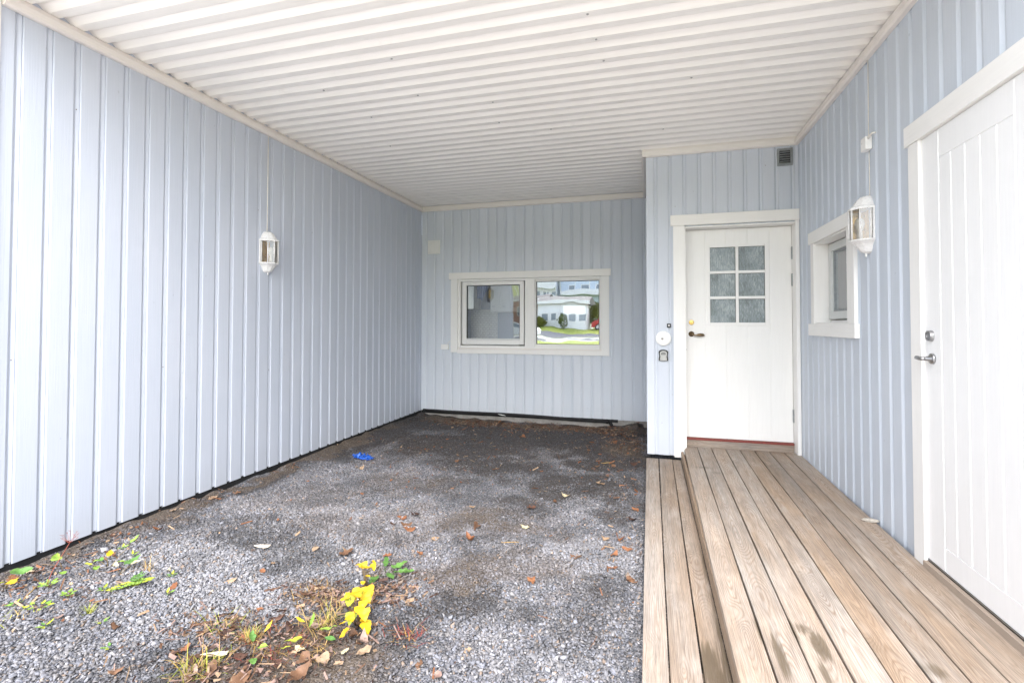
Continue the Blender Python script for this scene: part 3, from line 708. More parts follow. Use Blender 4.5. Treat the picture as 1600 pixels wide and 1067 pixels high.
# ------------------------------------------------------------------ deck
def boards(name, edges_near, edges_far, y0, y1, ztop, thick, parent, ids, gap=.006, stains=(), warmth=None, yov=None):
    V = []; F = []; B = []; S = []; W = []
    ny = int((y1 - y0) / .02)
    for i in range(len(edges_near) - 1):
        a0, a1, b0, b1 = edges_near[i], edges_near[i + 1], edges_far[i], edges_far[i + 1]
        bid = ids[i]; yy0 = y0 + (yov[i] if yov else 0)
        wdt = (a1 - a0) - gap
        cs = [(0, -thick), (0, -.004), (.0012, -.0012), (.004, 0)] + [(wdt * t, .0006 * math.sin(t * math.pi)) for t in np.linspace(.1, .9, 9)] + [(wdt - .004, 0), (wdt - .0012, -.0012), (wdt, -.004), (wdt, -thick)]
        n = len(cs); k0 = len(V); wob = rng.normal(0, .0008, 8)
        for j in range(ny + 1):
            y = yy0 + (y1 - yy0) * j / ny; t = (y - 1.9) / (5.3 - 1.9)
            xa = a0 + (b0 - a0) * t; wf = ((b1 - b0) + ((a1 - a0) - (b1 - b0)) * (1 - t) - gap) / wdt
            wy = sum(wob[q] * math.sin(y * (1 + q * .7) + bid * q) for q in range(4))
            for (cx, cz) in cs:
                x = xa + gap / 2 + cx * wf + wy * .6; V.append((x, y, ztop + cz + wy * .8))
                B.append((cx - wdt / 2 + (.02 if cz < -.005 else 0), y + bid * .37, bid * 13.7)); 
                s = 0
                for (sx, sy, rx, ry, st) in stains:
                    q = ((x - sx) / rx) ** 2 + ((y - sy) / ry) ** 2
                    s = max(s, st * max(0, 1.15 - q * .65))
                S.append(s); W.append(warmth[i] if warmth else 0)
        for j in range(ny):
            for c_ in range(n - 1):
                F.append((k0 + j * n + c_, k0 + j * n + c_ + 1, k0 + (j + 1) * n + c_ + 1, k0 + (j + 1) * n + c_))
        F.append(tuple(k0 + c_ for c_ in range(n))[::-1]); F.append(tuple(k0 + ny * n + c_ for c_ in range(n)))
    off = parent.location
    me = bpy.data.meshes.new(name); me.from_pydata([(a - off.x, b - off.y, c - off.z) for a, b, c in V], [], F)
    at = me.attributes.new('bco', 'FLOAT_VECTOR', 'POINT'); at.data.foreach_set('vector', np.array(B, dtype=np.float32).ravel())
    at = me.attributes.new('stain', 'FLOAT', 'POINT'); at.data.foreach_set('value', np.array(S, dtype=np.float32))
    at = me.attributes.new('warm', 'FLOAT', 'POINT'); at.data.foreach_set('value', np.array(W, dtype=np.float32))
    me.materials.append(M['wood']); bm = bmesh.new(); bm.from_mesh(me); bmesh.ops.recalc_face_normals(bm, faces=bm.faces); bm.to_mesh(me); bm.free()
    o = bpy.data.objects.new(name, me); COL.objects.link(o); o.parent = parent; return o

dk = thing('wooden_deck', (.85, 3.3, ZST), 'weathered wooden plank deck leading up to the entrance door', 'deck')
YN = 1.30
near = [.294 + .1295 * i for i in range(8)] + [1.3525]
far = [.330 + .1325 * i for i in range(8)] + [XR + .003]
st = [(.44, 4.64, .07, .05, .75), (.54, 4.50, .06, .035, .7), (.470, 2.10, .022, .17, 1.0), (.425, 2.25, .012, .12, .8), (.63, 2.20, .035, .10, 1.0), (.60, 2.30, .03, .05, .8), (.665, 2.08, .016, .07, .6), (.56, 2.28, .012, .1, .8), (.985, 2.15, .05, .05, .75), (.60, 2.02, .02, .1, .8)]
boards('deck_board', near[:9], far[:9], YN, YD + .095, ZDK, .028, dk, [1, 2, 3, 4, 5, 6, 7, 8], .0065, st, [0.0, .0, .05, .02, .1, .12, .06, .04])
# the last board stops at the walls, the ones in the doorway run in under the threshold
# front riser of the upper deck towards the low step
def plank(name, parent, x0, x1, y0, y1, z0, z1, bid, axis='y', stainv=0.0, warm=0.0, bevel=.004):
    m = MB().box(x0, x1, y0, y1, z0, z1); o = m.build(name, 'wood', parent, bevel=bevel)
    off = parent.location; me = o.data; B = []
    for v in me.vertices:
        x, y, z = v.co.x + off.x, v.co.y + off.y, v.co.z + off.z
        B.append((z - (z0 + z1) / 2 + (x - x0), y + bid, bid * 13.7) if axis == 'y' else (z - (z0 + z1) / 2 + (y - y0), x + bid, bid * 13.7))
    at = me.attributes.new('bco', 'FLOAT_VECTOR', 'POINT'); at.data.foreach_set('vector', np.array(B, dtype=np.float32).ravel())
    at = me.attributes.new('stain', 'FLOAT', 'POINT'); at.data.foreach_set('value', np.full(len(B), stainv, dtype=np.float32))
    at = me.attributes.new('warm', 'FLOAT', 'POINT'); at.data.foreach_set('value', np.full(len(B), warm, dtype=np.float32)); return o
plank('sill_board', dk, .358, 1.3525, YD + .098, YD + .19, ZDK - .02, -1.1765, 21, 'x', 0.0, 0.0)
for i, (yy0, yy1) in enumerate(((YN, 3.2), (3.202, YD - .03))):
    o = plank('riser_board', dk, .3015 + .0*i, .3225, yy0, yy1, ZST + .002, ZDK - .029, 31 + i, 'y', 0.22, 1.0)
for j in range(6): plank('joist', dk, .325, 1.34, 1.4 + j * .75, 1.445 + j * .75, ZG - .06, ZDK - .030, 50 + j, 'x', .3, 0, 0)
st_ = thing('deck_step', (.13, 3.3, ZG), 'low three-plank wooden step along the left side of the deck', 'step')
stn = [(.292, 2.9, .014, .5, .75), (.290, 2.2, .02, .4, .85), (.235, 2.18, .030, .13, 1.1), (.25, 2.05, .04, .12, 1.1), (.215, 2.13, .022, .17, .9)]
boards('step_board', [-.037, .0695, .196, .305], [-.038, .086, .217, .3015], YN, YD - .005, ZST, .028, st_, [11, 12, 13], .0065, stn, [.0, .02, .30])
plank('side_board', st_, -.034, -.014, YN + .03, YD, -1.50, ZST - .0285, 41, 'y', .55, .0)
for j in range(6): plank('joist', st_, -.013, .30, 1.4 + j * .7, 1.445 + j * .7, -1.5, ZST - .030, 60 + j, 'x', .3, 0, 0)
# dark beam put in to stand for the shadow gap at the entrance end
bx('gap_shade_beam', 'bark', dk, .325, 1.34, YD - .16, YD - .115, ZG - .02, ZDK - .031, bevel=0)

# pebble on the deck
m = bmesh.new(); bmesh.ops.create_icosphere(m, subdivisions=4, radius=1)
for v in m.verts:
    n = mnoise.noise(v.co * 1.3 + Vector((3, 1, 2))) * .28 + mnoise.noise(v.co * 4) * .10
    v.co = v.co * (1 + n); v.co.z = max(v.co.z, -.75); v.co.x *= .042; v.co.y *= .020; v.co.z *= .014
    v.co.y += v.co.x * .25
me = bpy.data.meshes.new('flat_stone'); m.to_mesh(me); m.free(); me.materials.append(M['pebble'])
for pg in me.polygons: pg.use_smooth = True
o = bpy.data.objects.new('flat_stone', me); COL.objects.link(o); o.location = (1.338, 3.648, ZDK + .0105); o.rotation_euler = (0, 0, R(-15))
tag(o, 'small flat whitish stone lying on the deck against the right wall', 'stone')

# ================================================================== ground
DARK = [(-1.0, 3.25, .5, .2, .5), (-1.8, 2.95, .4, .16, .45), (-2.25, 2.62, .38, .22, .55), (-2.62, 2.74, .4, .22, .5), (-.93, 2.38, .24, .28, .7), (-2.9, 6.6, .9, .5, 1.0), (-1.26, 6.1, .9, .55, 1.0), (-.88, 2.91, .3, .2, .5), (-1.1, 2.15, .12, .3, .7),
        (-.56, 6.6, .6, .5, 1.0), (-.36, 2.48, .15, .3, .6), (-1.51, 4.55, .5, .3, .6), (-1.0, 3.7, .4, .25, .5), (-.17, 4.02, .14, .5, .5), (-3.2, 5.2, .3, .8, .6), (-2.0, 5.3, .7, .5, .7), (-1.75, 3.9, .35, .25, .45),
        (-.6, 4.3, .3, .35, .7), (-.13, 2.3, .1, .5, .4), (-.4, 5.3, .4, .5, .8), (-3.25, 3.3, .14, .9, .6), (-3.2, 2.1, .2, .5, .5), (-1.42, 1.85, .35, .2, .7), (-1.65, 1.6, .35, .15, .9), (-2.4, 3.6, .35, .3, .35)]
BROWN = [(-1.15, 3.3, .5, .22, .7), (-1.95, 2.95, .4, .2, .5), (-.8, 2.75, .3, .15, .6), (-2.1, 3.9, .5, .25, .5), (-1.32, 2.55, .35, .10, .8), (-1.0, 2.6, .2, .12, .7), (-2.3, 6.75, .9, .25, .9), (-.9, 6.75, .8, .22, .9), (-1.5, 3.1, .5, .3, .5), (-3.28, 2.6, .12, 1.0, .9), (-3.3, 4.6, .10, 1.6, .8), (-1.45, 1.8, .4, .2, .8),
         (-.75, 3.4, .4, .3, .4), (-2.6, 5.0, .4, .5, .35), (-1.1, 5.2, .5, .4, .35), (-2.55, 3.4, .4, .3, .4), (-.25, 5.7, .25, .4, .7), (-1.7, 2.2, .25, .1, .6)]
LIGHT = [(-2.3, 2.15, .5, .3, 1), (-2.1, 3.2, .6, .35, .8), (-1.35, 3.2, .4, .3, .8), (-.41, 3.96, .3, .4, 1), (-.45, 3.0, .35, .25, 1), (-1.8, 2.57, .35, .2, .8), (-.72, 5.0, .35, .25, .7), (-2.6, 4.0, .5, .4, .5), (-1.9, 4.4, .3, .3, .4), (-.5, 2.0, .3, .3, .5)]
def vn(x, y, sc, seed):      # cheap value noise
    r = np.random.default_rng(seed).random((64, 64)); u = x * sc; v = y * sc
    i = np.floor(u).astype(int); j = np.floor(v).astype(int); fu = u - i; fv = v - j; fu = fu * fu * (3 - 2 * fu); fv = fv * fv * (3 - 2 * fv)
    g = lambda a, b: r[a % 64, b % 64]
    return (g(i, j) * (1 - fu) + g(i + 1, j) * fu) * (1 - fv) + (g(i, j + 1) * (1 - fu) + g(i + 1, j + 1) * fu) * fv
def field(x, y, blobs):
    x, y = x + (vn(x, y, 4.3, 41) - .5) * .34 + (vn(x, y, 13, 42) - .5) * .12, y + (vn(x, y, 4.1, 43) - .5) * .34 + (vn(x, y, 12, 44) - .5) * .12
    s = np.zeros_like(x)
    for (cx, cy_, rx, ry, a) in blobs: s = np.maximum(s, a * np.clip(1.35 - ((x - cx) / rx) ** 2 * .7 - ((y - cy_) / ry) ** 2 * .7, 0, 1))
    return s
def gz(x, y):
    x = np.asarray(x, float); y = np.asarray(y, float)
    z = ZG + (vn(x, y, 1.1, 1) - .5) * .030 + (vn(x, y, 3.7, 2) - .5) * .012 + (vn(x, y, 11, 3) - .5) * .005
    z = z - .040 * np.clip((y - 6.2) / .6, 0, 1) * np.clip((-.3 - x) / .4, 0, 1) + .045 * np.clip((y - 6.5) / .4, 0, 1) * (np.clip((x + .35) / .2, 0, 1) + .55 * np.clip((-2.75 - x) / .3, 0, 1))
    z = z - .055 * np.clip((2.7 - y) / 1.0, 0, 1) * np.clip((x + 1.0) / .8, 0, 1)
    z = z + .018 * np.clip((x + .2) / .15, 0, 1) * np.clip((y - 3) / 1, 0, 1)
    z = z + (.014 + .030 * vn(x, y, 9, 17)) * np.clip((-3.22 - x) / .12, 0, 1)
    z = z + .022 * (vn(x, y, 8, 19) - .3) * np.clip((y - 6.75) / .15, 0, 1)
    z = np.where(x > -.075, np.minimum(z, ZST - .034), z); z = np.where((x > -.14) & (y < 7), np.minimum(z, ZST - .016), z)
    z = np.where(x > .02, np.minimum(z, ZG - .06), z)
    far = np.clip(-y, 0, 400)          # the street lies level, then the hill behind it climbs
    hill = np.interp(far, [0, 38, 40, 45, 50, 56, 72, 110, 220], [0, 0, .02, .85, .95, 1.0, 5.2, 11, 24])
    back = np.clip(y - 12, 0, 200) * .03
    return z + hill + back
xs = np.concatenate([-np.geomspace(160, 3.62, 34), np.arange(-3.5, .06, .022), np.geomspace(.1, 160, 34)])
ys = np.concatenate([-np.geomspace(220, 1.0, 60), np.arange(-.8, 1.0, .2), np.arange(1.1, 7.05, .024), np.geomspace(7.2, 160, 24)])
X, Y = np.meshgrid(xs, ys); Z = gz(X, Y); nx, ny_ = len(xs), len(ys)
V = np.stack([X, Y, Z], -1).reshape(-1, 3); I = np.arange(nx * ny_).reshape(ny_, nx)
F = np.stack([I[:-1, :-1], I[:-1, 1:], I[1:, 1:], I[1:, :-1]], -1).reshape(-1, 4)
me = bpy.data.meshes.new('ground'); me.from_pydata(V.tolist(), [], F.tolist())
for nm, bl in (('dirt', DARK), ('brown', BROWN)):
    at = me.attributes.new(nm, 'FLOAT', 'POINT'); at.data.foreach_set('value', (field(X, Y, bl) + (.42 * np.clip((Y - 3.0) / 2.6, 0, 1) if nm == 'dirt' else 0)).astype(np.float32).ravel())  # dirt also holds an even darkening towards the far wall
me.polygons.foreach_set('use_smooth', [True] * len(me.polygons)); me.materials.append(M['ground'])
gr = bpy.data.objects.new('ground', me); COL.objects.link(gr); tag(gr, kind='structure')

# crushed stone, far too many to count: one mesh
def stones(name, n, region, size, seed, keep, lift):
    r = np.random.default_rng(seed)
    x = r.uniform(region[0], region[1], n); y = r.uniform(region[2], region[3], n)
    dk_ = field(x, y, DARK) + .42 * np.clip((y - 3.0) / 2.6, 0, 1) + (vn(x, y, 6, 9) - .5) * .7 + (vn(x, y, 21, 8) - .5) * .4  # dark patches plus an even darkening with depth
    bw = field(x, y, BROWN) + (vn(x, y, 7, 12) - .5) * .5
    ok = r.random(n) > np.clip(keep * (np.clip(dk_, 0, 1) * 1.0 + np.clip(bw - .3, 0, 1)), 0, .93)
    ok &= (x > XL + .03) & ((x < -.048) | (y > YD + .16))
    x, y, dk_, bw = x[ok], y[ok], dk_[ok], bw[ok]; n = len(x)
    sz = size * np.exp(r.normal(0, .32, n)) * .5 * (1 - .25 * np.clip(dk_, 0, 1))
    th = r.uniform(0, 2 * np.pi, n); ax = np.stack([r.uniform(.9, 1.35, n), r.uniform(.65, 1.0, n), r.uniform(.35, .7, n)], -1) * sz[:, None]
    base = np.array([(-1, -1, -.6), (1, -1, -.7), (1, 1, -.6), (-1, 1, -.7), (-.75, -.7, .8), (.7, -.75, .9), (.75, .7, .75), (-.7, .75, .9)]) * .72
    P = base[None] + r.normal(0, .20, (n, 8, 3)); P = P * ax[:, None, :]
    tilt = r.normal(0, .42, (n, 2))
    P[..., 2] += P[..., 0] * tilt[:, :1] + P[..., 1] * tilt[:, 1:]
    c, s = np.cos(th)[:, None], np.sin(th)[:, None]
    Q = np.stack([P[..., 0] * c - P[..., 1] * s + x[:, None], P[..., 0] * s + P[..., 1] * c + y[:, None], P[..., 2] + (gz(x, y) + sz * .18 + r.random(n) ** 2 * lift)[:, None]], -1)
    f = np.array([(0, 3, 2, 1), (4, 5, 6, 7), (0, 1, 5, 4), (1, 2, 6, 5), (2, 3, 7, 6), (3, 0, 4, 7)])
    Fc = (f[None] + (np.arange(n) * 8)[:, None, None]).reshape(-1, 4)
    g_ = np.exp(r.normal(-1.62, .26, n)); g_ = np.where(r.random(n) < .010, r.uniform(.34, .55, n), g_)
    hue = r.random(n)
    col = np.stack([g_ * (.93 + .12 * hue), g_ * (.97 + .03 * hue), g_ * (1.14 - .14 * hue)], -1)
    lt = np.clip(field(x, y, LIGHT) + (vn(x, y, 9, 31) - .5) * .8, 0, 1)[:, None]; col = col * (1 + .30 * lt); col = col * (1 - .35 * lt) + np.array([.262, .262, .275]) * .35 * lt
    warm = (r.random(n) < .05)[:, None]; col = np.where(warm, np.stack([g_ * 1.35, g_ * 1.05, g_ * .85], -1), col)
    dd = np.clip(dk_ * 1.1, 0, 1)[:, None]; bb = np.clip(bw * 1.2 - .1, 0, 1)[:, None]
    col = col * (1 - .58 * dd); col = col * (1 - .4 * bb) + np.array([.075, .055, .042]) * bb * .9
    me = bpy.data.meshes.new(name); nv = n * 8; nf = len(Fc)
    me.vertices.add(nv); me.vertices.foreach_set('co', Q.astype(np.float32).ravel())
    me.loops.add(nf * 4); me.loops.foreach_set('vertex_index', Fc.astype(np.int32).ravel())
    me.polygons.add(nf); me.polygons.foreach_set('loop_start', np.arange(0, nf * 4, 4, dtype=np.int32)); me.polygons.foreach_set('loop_total', np.full(nf, 4, dtype=np.int32))
    me.update(calc_edges=True)
    at = me.attributes.new('scol', 'FLOAT_VECTOR', 'POINT'); at.data.foreach_set('vector', np.repeat(col, 8, axis=0).astype(np.float32).ravel())
    me.materials.append(M['stone']); o = bpy.data.objects.new(name, me); COL.objects.link(o); return o
g1 = stones('gravel', 108000, (XL, -.04, 1.15, 3.3), .0126, 3, .62, .008)
g2 = stones('gravel', 84000, (XL, -.03, 3.1, 6.95), .0118, 4, .66, .005)
g3 = stones('gravel', 60000, (XL, -.03, 1.15, 6.95), .0080, 6, .35, .004)
ctx = {'active_object': g1, 'object': g1, 'selected_objects': [g1, g2, g3], 'selected_editable_objects': [g1, g2, g3]}
with bpy.context.temp_override(**ctx): bpy.ops.object.join()
tag(g1, 'loose blue-grey crushed stone covering the carport floor', 'gravel', kind='stuff')

# ------------------------------------------------------------------ fallen leaves and bits
def leaf_mesh(name, L, W, curl, fold, seed, shape='ovate', m='leaf_brown'):
    r = np.random.default_rng(seed); n = 12; vs = []
    jag = r.normal(0, .05, (n + 1, 2)); tw = r.normal(0, .5); bend = curl * (1 + r.normal(0, .3)); side = r.normal(0, .25)
    for i in range(n + 1):
        t = i / n
        w = {'ovate': math.sin(math.pi * t ** .8) ** .8, 'lance': math.sin(math.pi * t) ** 1.1 * .8, 'heart': (math.sin(math.pi * min(1, t * 1.02) ** .55) ** .75), 'lobed': math.sin(math.pi * t ** .8) ** .7 * (1 + .38 * math.sin(t * 17))}[shape] if 0 < t < 1 else .02
        a = (t - .5) * bend; cxx = (t - .5) * L; z0 = (1 - math.cos(a * 1.6)) * L * .5
        cy0 = side * math.sin(math.pi * t) * W * .4
        for k, u in enumerate((-1, -.5, 0, .5, 1)):
            ww = W * .5 * w * (1 + (jag[i, 0] if u < 0 else jag[i, 1]) * abs(u) * 2)
            ed = abs(u) * ww
            z = z0 + fold * ed * .9 + tw * (t - .5) * u * ww * .8 + r.normal(0, .02) * W * abs(u)
            vs.append((cxx, cy0 + u * ww * (1 - abs(fold) * .25), z))
    ph_ = r.uniform(0, 50); vs = [(a, b, c + mnoise.noise(Vector((a / L * 3.2, b / L * 3.2, ph_))) * L * .16 * (0.3 + curl * .5) + mnoise.noise(Vector((a / L * 8, b / L * 8, ph_))) * L * .05) for a, b, c in vs]
    mz = min(v[2] for v in vs); vs = [(a, b, c - mz) for a, b, c in vs]
    fs = [(i * 5 + j, (i + 1) * 5 + j, (i + 1) * 5 + j + 1, i * 5 + j + 1) for i in range(n) for j in range(4)]
    me = bpy.data.meshes.new(name); me.from_pydata(vs, [], fs); me.polygons.foreach_set('use_smooth', [True] * len(fs)); me.materials.append(M[m]); return me
names_c = {'leaf_brown': 'dark brown', 'leaf_tan': 'tan', 'leaf_rust': 'rust-brown', 'leaf_dark': 'nearly black', 'leaf_pale': 'pale yellowish', 'leaf_purple': 'mauve-brown', 'leaf_yellow': 'yellow'}
kinds = ['leaf_brown', 'leaf_rust', 'leaf_tan', 'leaf_brown', 'leaf_rust', 'leaf_dark']
LV = [(-2.61, 4.16), (-2.56, 5.0), (-2.33, 5.03), (-1.82, 4.65), (-1.7, 3.19), (-1.69, 3.1), (-1.61, 3.1), (-1.55, 3.06), (-1.28, 3.54), (-1.13, 3.23), (-1.11, 3.04), (-1.32, 2.96), (-1.33, 2.76), (-1.5, 2.67), (-.65, 3.96), (-.71, 3.84), (-.96, 4.54), (-.86, 3.66), (-.83, 3.3), (-.12, 3.12), (-.17, 4.76), (-.4, 4.33), (-.21, 3.03), (-.11, 3.61), (-.64, 5.39), (-3.24, 5.1), (-1.76, 2.67), (-.42, 2.95), (-.2, 3.25), (-1.63, 3.28), (-1.97, 2.62), (-2.08, 2.33), (-2.16, 2.19), (-1.75, 2.66), (-1.83, 2.01), (-1.69, 1.97), (-.8, 1.81), (-1.41, 2.29), (-2.1, 2.4), (-2.38, 2.05), (-2.64, 1.67), (-3.25, 1.94), (-2.55, 2.14), (-3.11, 2.56), (-3.27, 3.13), (-3.22, 3.31), (-3.03, 2.17), (-3.28, 2.38), (-2.31, 1.71), (-3.26, 1.85), (-3.3, 2.82), (-2.05, 1.5), (-1.91, 1.68), (-.74, 1.98), (-.9, 1.85), (-.6, 2.64), (-.28, 3.22), (-.1, 2.75), (-.21, 2.82), (-.15, 5.0), (-.35, 4.9), (-1.5, 5.9), (-2.0, 5.6), (-.5, 4.85)]
spec = {0: 'leaf_tan', 14: 'leaf_pale', 11: 'leaf_tan', 12: 'leaf_rust', 19: 'leaf_rust', 18: 'leaf_pale', 32: 'leaf_tan', 36: 'leaf_purple', 39: 'leaf_rust', 40: 'leaf_purple', 41: 'leaf_pale', 42: 'leaf_pale', 53: 'leaf_tan', 30: 'leaf_tan', 20: 'leaf_tan', 21: 'leaf_tan', 2: 'leaf_rust', 1: 'leaf_brown'}
def zone(x, y):
    if x < -2.95: return 'at the foot of the left wall'
    if x > -.45: return 'beside the low wooden step'
    if y > 4.4: return 'on the dark gravel towards the far wall'
    if y > 2.55: return 'in the middle of the gravel'
    return 'on the near gravel'
def put_leaf(x, y, m, L, W, i, sh=None, where=None, lift=.008, cat='leaf', size=None):
    sh = sh or ['ovate', 'lobed', 'lance', 'ovate'][i % 4]
    me = leaf_mesh('dry_leaf', L, W, rng.uniform(.4, 1.7), rng.uniform(-.25, .5), 100 + i, sh, m)
    o = bpy.data.objects.new('dry_leaf', me); COL.objects.link(o)
    o.location = (x, y, float(gz(x, y)) + lift); o.rotation_euler = (rng.normal(0, .12), rng.normal(0, .12), rng.uniform(0, 6.28))
    z_ = where or zone(x, y); size = size or ('small' if L < .06 else 'large')
    lab = '%s curled %s leaf %s' % (size, names_c[m], z_)
    return tag(o, lab, 'leaf', 'fallen %s %s leaves %s' % (size, names_c[m], z_))
for i, (x, y) in enumerate(LV):
    L = rng.uniform(.045, .085) * (1.1 if y > 2.4 else .85)
    put_leaf(x + rng.normal(0, .008), y + rng.normal(0, .008), spec.get(i, kinds[i % 6]), L, L * rng.uniform(.5, .8), i)
PV = [(-1.53, 2.02, 'leaf_purple', .085), (-1.47, 1.97, 'leaf_purple', .08), (-1.44, 2.13, 'leaf_purple', .075), (-1.19, 1.9, 'leaf_purple', .09), (-1.14, 1.84, 'leaf_tan', .085), (-1.27, 1.76, 'leaf_tan', .10), (-1.34, 1.74, 'leaf_brown', .10), (-1.30, 1.66, 'leaf_brown', .11),
      (-1.53, 1.60, 'leaf_brown', .11), (-1.67, 1.60, 'leaf_brown', .09), (-1.25, 1.93, 'leaf_brown', .07), (-1.42, 1.80, 'leaf_pale', .065), (-1.22, 1.83, 'leaf_pale', .05), (-1.26, 2.28, 'leaf_purple', .05), (-1.33, 2.22, 'leaf_rust', .05), (-1.38, 1.90, 'leaf_brown', .06), (-1.48, 1.88, 'leaf_rust', .06),
      (-1.36, 2.10, 'leaf_brown', .06), (-1.40, 2.20, 'leaf_pale', .045), (-1.28, 2.35, 'leaf_brown', .06), (-1.56, 1.92, 'leaf_dark', .07), (-1.62, 1.70, 'leaf_dark', .08), (-1.45, 1.70, 'leaf_dark', .07), (-1.20, 2.02, 'leaf_tan', .055), (-1.72, 1.80, 'leaf_rust', .05), (-1.82, 1.86, 'leaf_brown', .06), (-1.92, 1.80, 'leaf_dark', .06),
      (-1.80, 1.66, 'leaf_brown', .10), (-1.75, 1.58, 'leaf_purple', .09)]
for i, (x, y, m, L) in enumerate(PV): put_leaf(x, y, m, L * .82, L * .52, 300 + i, 'ovate', 'in the weedy patch under the yellow sapling', .012)

def chips(name, n, regions, lab, cat, seed, cols):
    """a drift of tiny scraps nobody could count"""
    obs = []
    for mname in cols:
        r = np.random.default_rng(seed + len(mname) * 7 + cols.index(mname)); V = []; F = []
        for _ in range(n // len(cols)):
            cx, cy_, rx, ry = regions[r.integers(len(regions))]
            x = cx + r.normal() * rx; y = cy_ + r.normal() * ry
            if not (XL + .02 < x < -.05 and y < YB + .005): continue
            z = float(gz(x, y)) + .012 + r.random() * .010
            l = r.uniform(.010, .034) if r.random() > .2 else r.uniform(.04, .08); w_ = r.uniform(.003, .016); a = r.uniform(0, 6.28); t1, t2 = r.normal(0, .35, 2); k = len(V)
            ca, sa = math.cos(a), math.sin(a)
            for u, v in ((-1, -.6), (1, -.4), (.9, .8), (-.7, .7)): V.append((x + (u * ca * l - v * sa * w_) * .5, y + (u * sa * l + v * ca * w_) * .5, z + u * t1 * l * .4 + v * t2 * w_ + .002 * r.random()))
            F.append((k, k + 1, k + 2, k + 3))
        me = bpy.data.meshes.new(name); me.from_pydata(V, [], F); me.materials.append(M[mname]); o = bpy.data.objects.new(name, me); COL.objects.link(o); obs.append(o)
    with bpy.context.temp_override(active_object=obs[0], object=obs[0], selected_objects=obs, selected_editable_objects=obs): bpy.ops.object.join()
    return tag(obs[0], lab, cat, kind='stuff')
chips('leaf_litter', 2400, [(-1.9, 6.72, .5, .10), (-1.0, 6.70, .4, .12), (-.45, 6.55, .25, .22), (-2.5, 6.6, .3, .15), (-1.7, 6.4, .7, .25), (-.3, 5.9, .18, .3)], 'brown leaf and bark scraps drifted along the foot of the far wall', 'leaf litter', 21, ['leaf_rust', 'leaf_brown', 'leaf_tan', 'leaf_dark'])
chips('leaf_litter', 1700, [(-1.4, 1.9, .18, .16), (-1.6, 1.62, .2, .08), (-1.62, 2.2, .12, .06), (-1.85, 1.85, .15, .08), (-1.3, 2.3, .10, .08)], 'brown plant scraps matted under the yellow sapling', 'leaf litter', 31, ['leaf_brown', 'leaf_dark', 'leaf_tan', 'leaf_purple'])
chips('leaf_litter', 1100, [(-1.5, 5.6, .9, .5), (-.4, 4.6, .2, .7), (-2.2, 5.4, .5, .5), (-3.15, 2.1, .12, .3), (-3.26, 3.2, .05, .8), (-2.9, 1.85, .2, .12), (-.2, 3.6, .10, .9), (-1.5, 3.4, .9, .9), (-1.2, 4.9, .9, .5), (-2.3, 4.4, .6, .8)], 'tiny brown leaf crumbs scattered over the open gravel', 'leaf litter', 41, ['leaf_brown', 'leaf_tan', 'leaf_rust'])

def stick(x, y, L, rad, ang, m, lab, cat='twig', up=0.0):
    z = float(gz(x, y)) + .012; pts = []
    for i in range(6): t = i / 5 - .5; pts.append((x + math.cos(ang) * L * t + rng.normal(0, .0015), y + math.sin(ang) * L * t + rng.normal(0, .0015), z + up * (t + .5) + rng.normal(0, .001)))
    o = MB().tube(pts, [rad * .6, rad, rad * .95, rad, rad * .8, rad * .4], 7).build(cat.replace(' ', '_'), m, None, smooth=True); return tag(o, lab, cat)
stick(-1.89, 2.18, .075, .006, .7, 'bark', 'short dark twig on the gravel left of the dry brown tuft')
stick(-1.99, 1.85, .09, .006, .75, 'bark', 'short dark twig on the near gravel left of the grass tuft')
stick(-3.06, 2.22, .16, .006, -.25, 'bark', 'dark reddish strip of bark behind the broad-leaved weeds', 'bark strip')
stick(-3.02, 1.80, .16, .003, -.9, 'straw', 'thin pale stalk lying at the left edge of the gravel', 'stalk')
stick(-.40, 5.0, .14, .0025, .5, 'straw', 'thin straw on the dark gravel right of centre', 'stalk')
stick(-1.15, 3.22, .10, .009, -1.2, 'bark', 'curled piece of bark in the middle of the gravel', 'bark strip')
stick(-.85, 3.05, .12, .0022, .3, 'straw', 'thin straw on the gravel right of the curled bark', 'stalk')
def chip(x, y, L, W, a, lab):
    m = MB(); z = float(gz(x, y)) + .016; ca, sa = math.cos(a), math.sin(a)
    pts = [(-.5, -.1), (-.2, -.35), (.3, -.5), (.5, -.2), (.48, .45), (.1, .35), (-.3, .15)]
    m.prism([(x + u * L * ca - v * W * sa, y + u * L * sa + v * W * ca) for u, v in pts], 'z', z, z + .005); tag(m.build('wood_chip', 'wchip', None, bevel=.001), lab, 'wood chip')
chip(-2.29, 2.55, .10, .045, .1, 'pale split wood chip on the dark patch of gravel')
chip(-1.75, 1.69, .11, .030, .35, 'long whitish wood chip on the near gravel')

# crumpled blue glove
bm = bmesh.new(); bmesh.ops.create_grid(bm, x_segments=46, y_segments=30, size=1)
for v in bm.verts:
    u, w_ = v.co.x, v.co.y
    r_ = 1 - .35 * abs(math.sin(u * 2.1 + .6)); x = u * .105; y = w_ * .055 * r_
    n = mnoise.noise(Vector((u * 2.2, w_ * 2.2, 1.7))) * .040 + mnoise.noise(Vector((u * 6, w_ * 5, 4.2))) * .024 + mnoise.noise(Vector((u * 13, w_ * 12, 1))) * .010
    v.co = Vector((x + mnoise.noise(Vector((u * 4, w_ * 4, 9))) * .02, y + mnoise.noise(Vector((u * 4, w_ * 4, 5))) * .02, .022 + abs(n) * 1.5 * (1 - .6 * max(abs(u), abs(w_)) ** 3) - .014 * max(abs(u), abs(w_)) ** 4))
me = bpy.data.meshes.new('glove'); bm.to_mesh(me); bm.free(); me.materials.append(M['glove']); me.polygons.foreach_set('use_smooth', [True] * len(me.polygons))
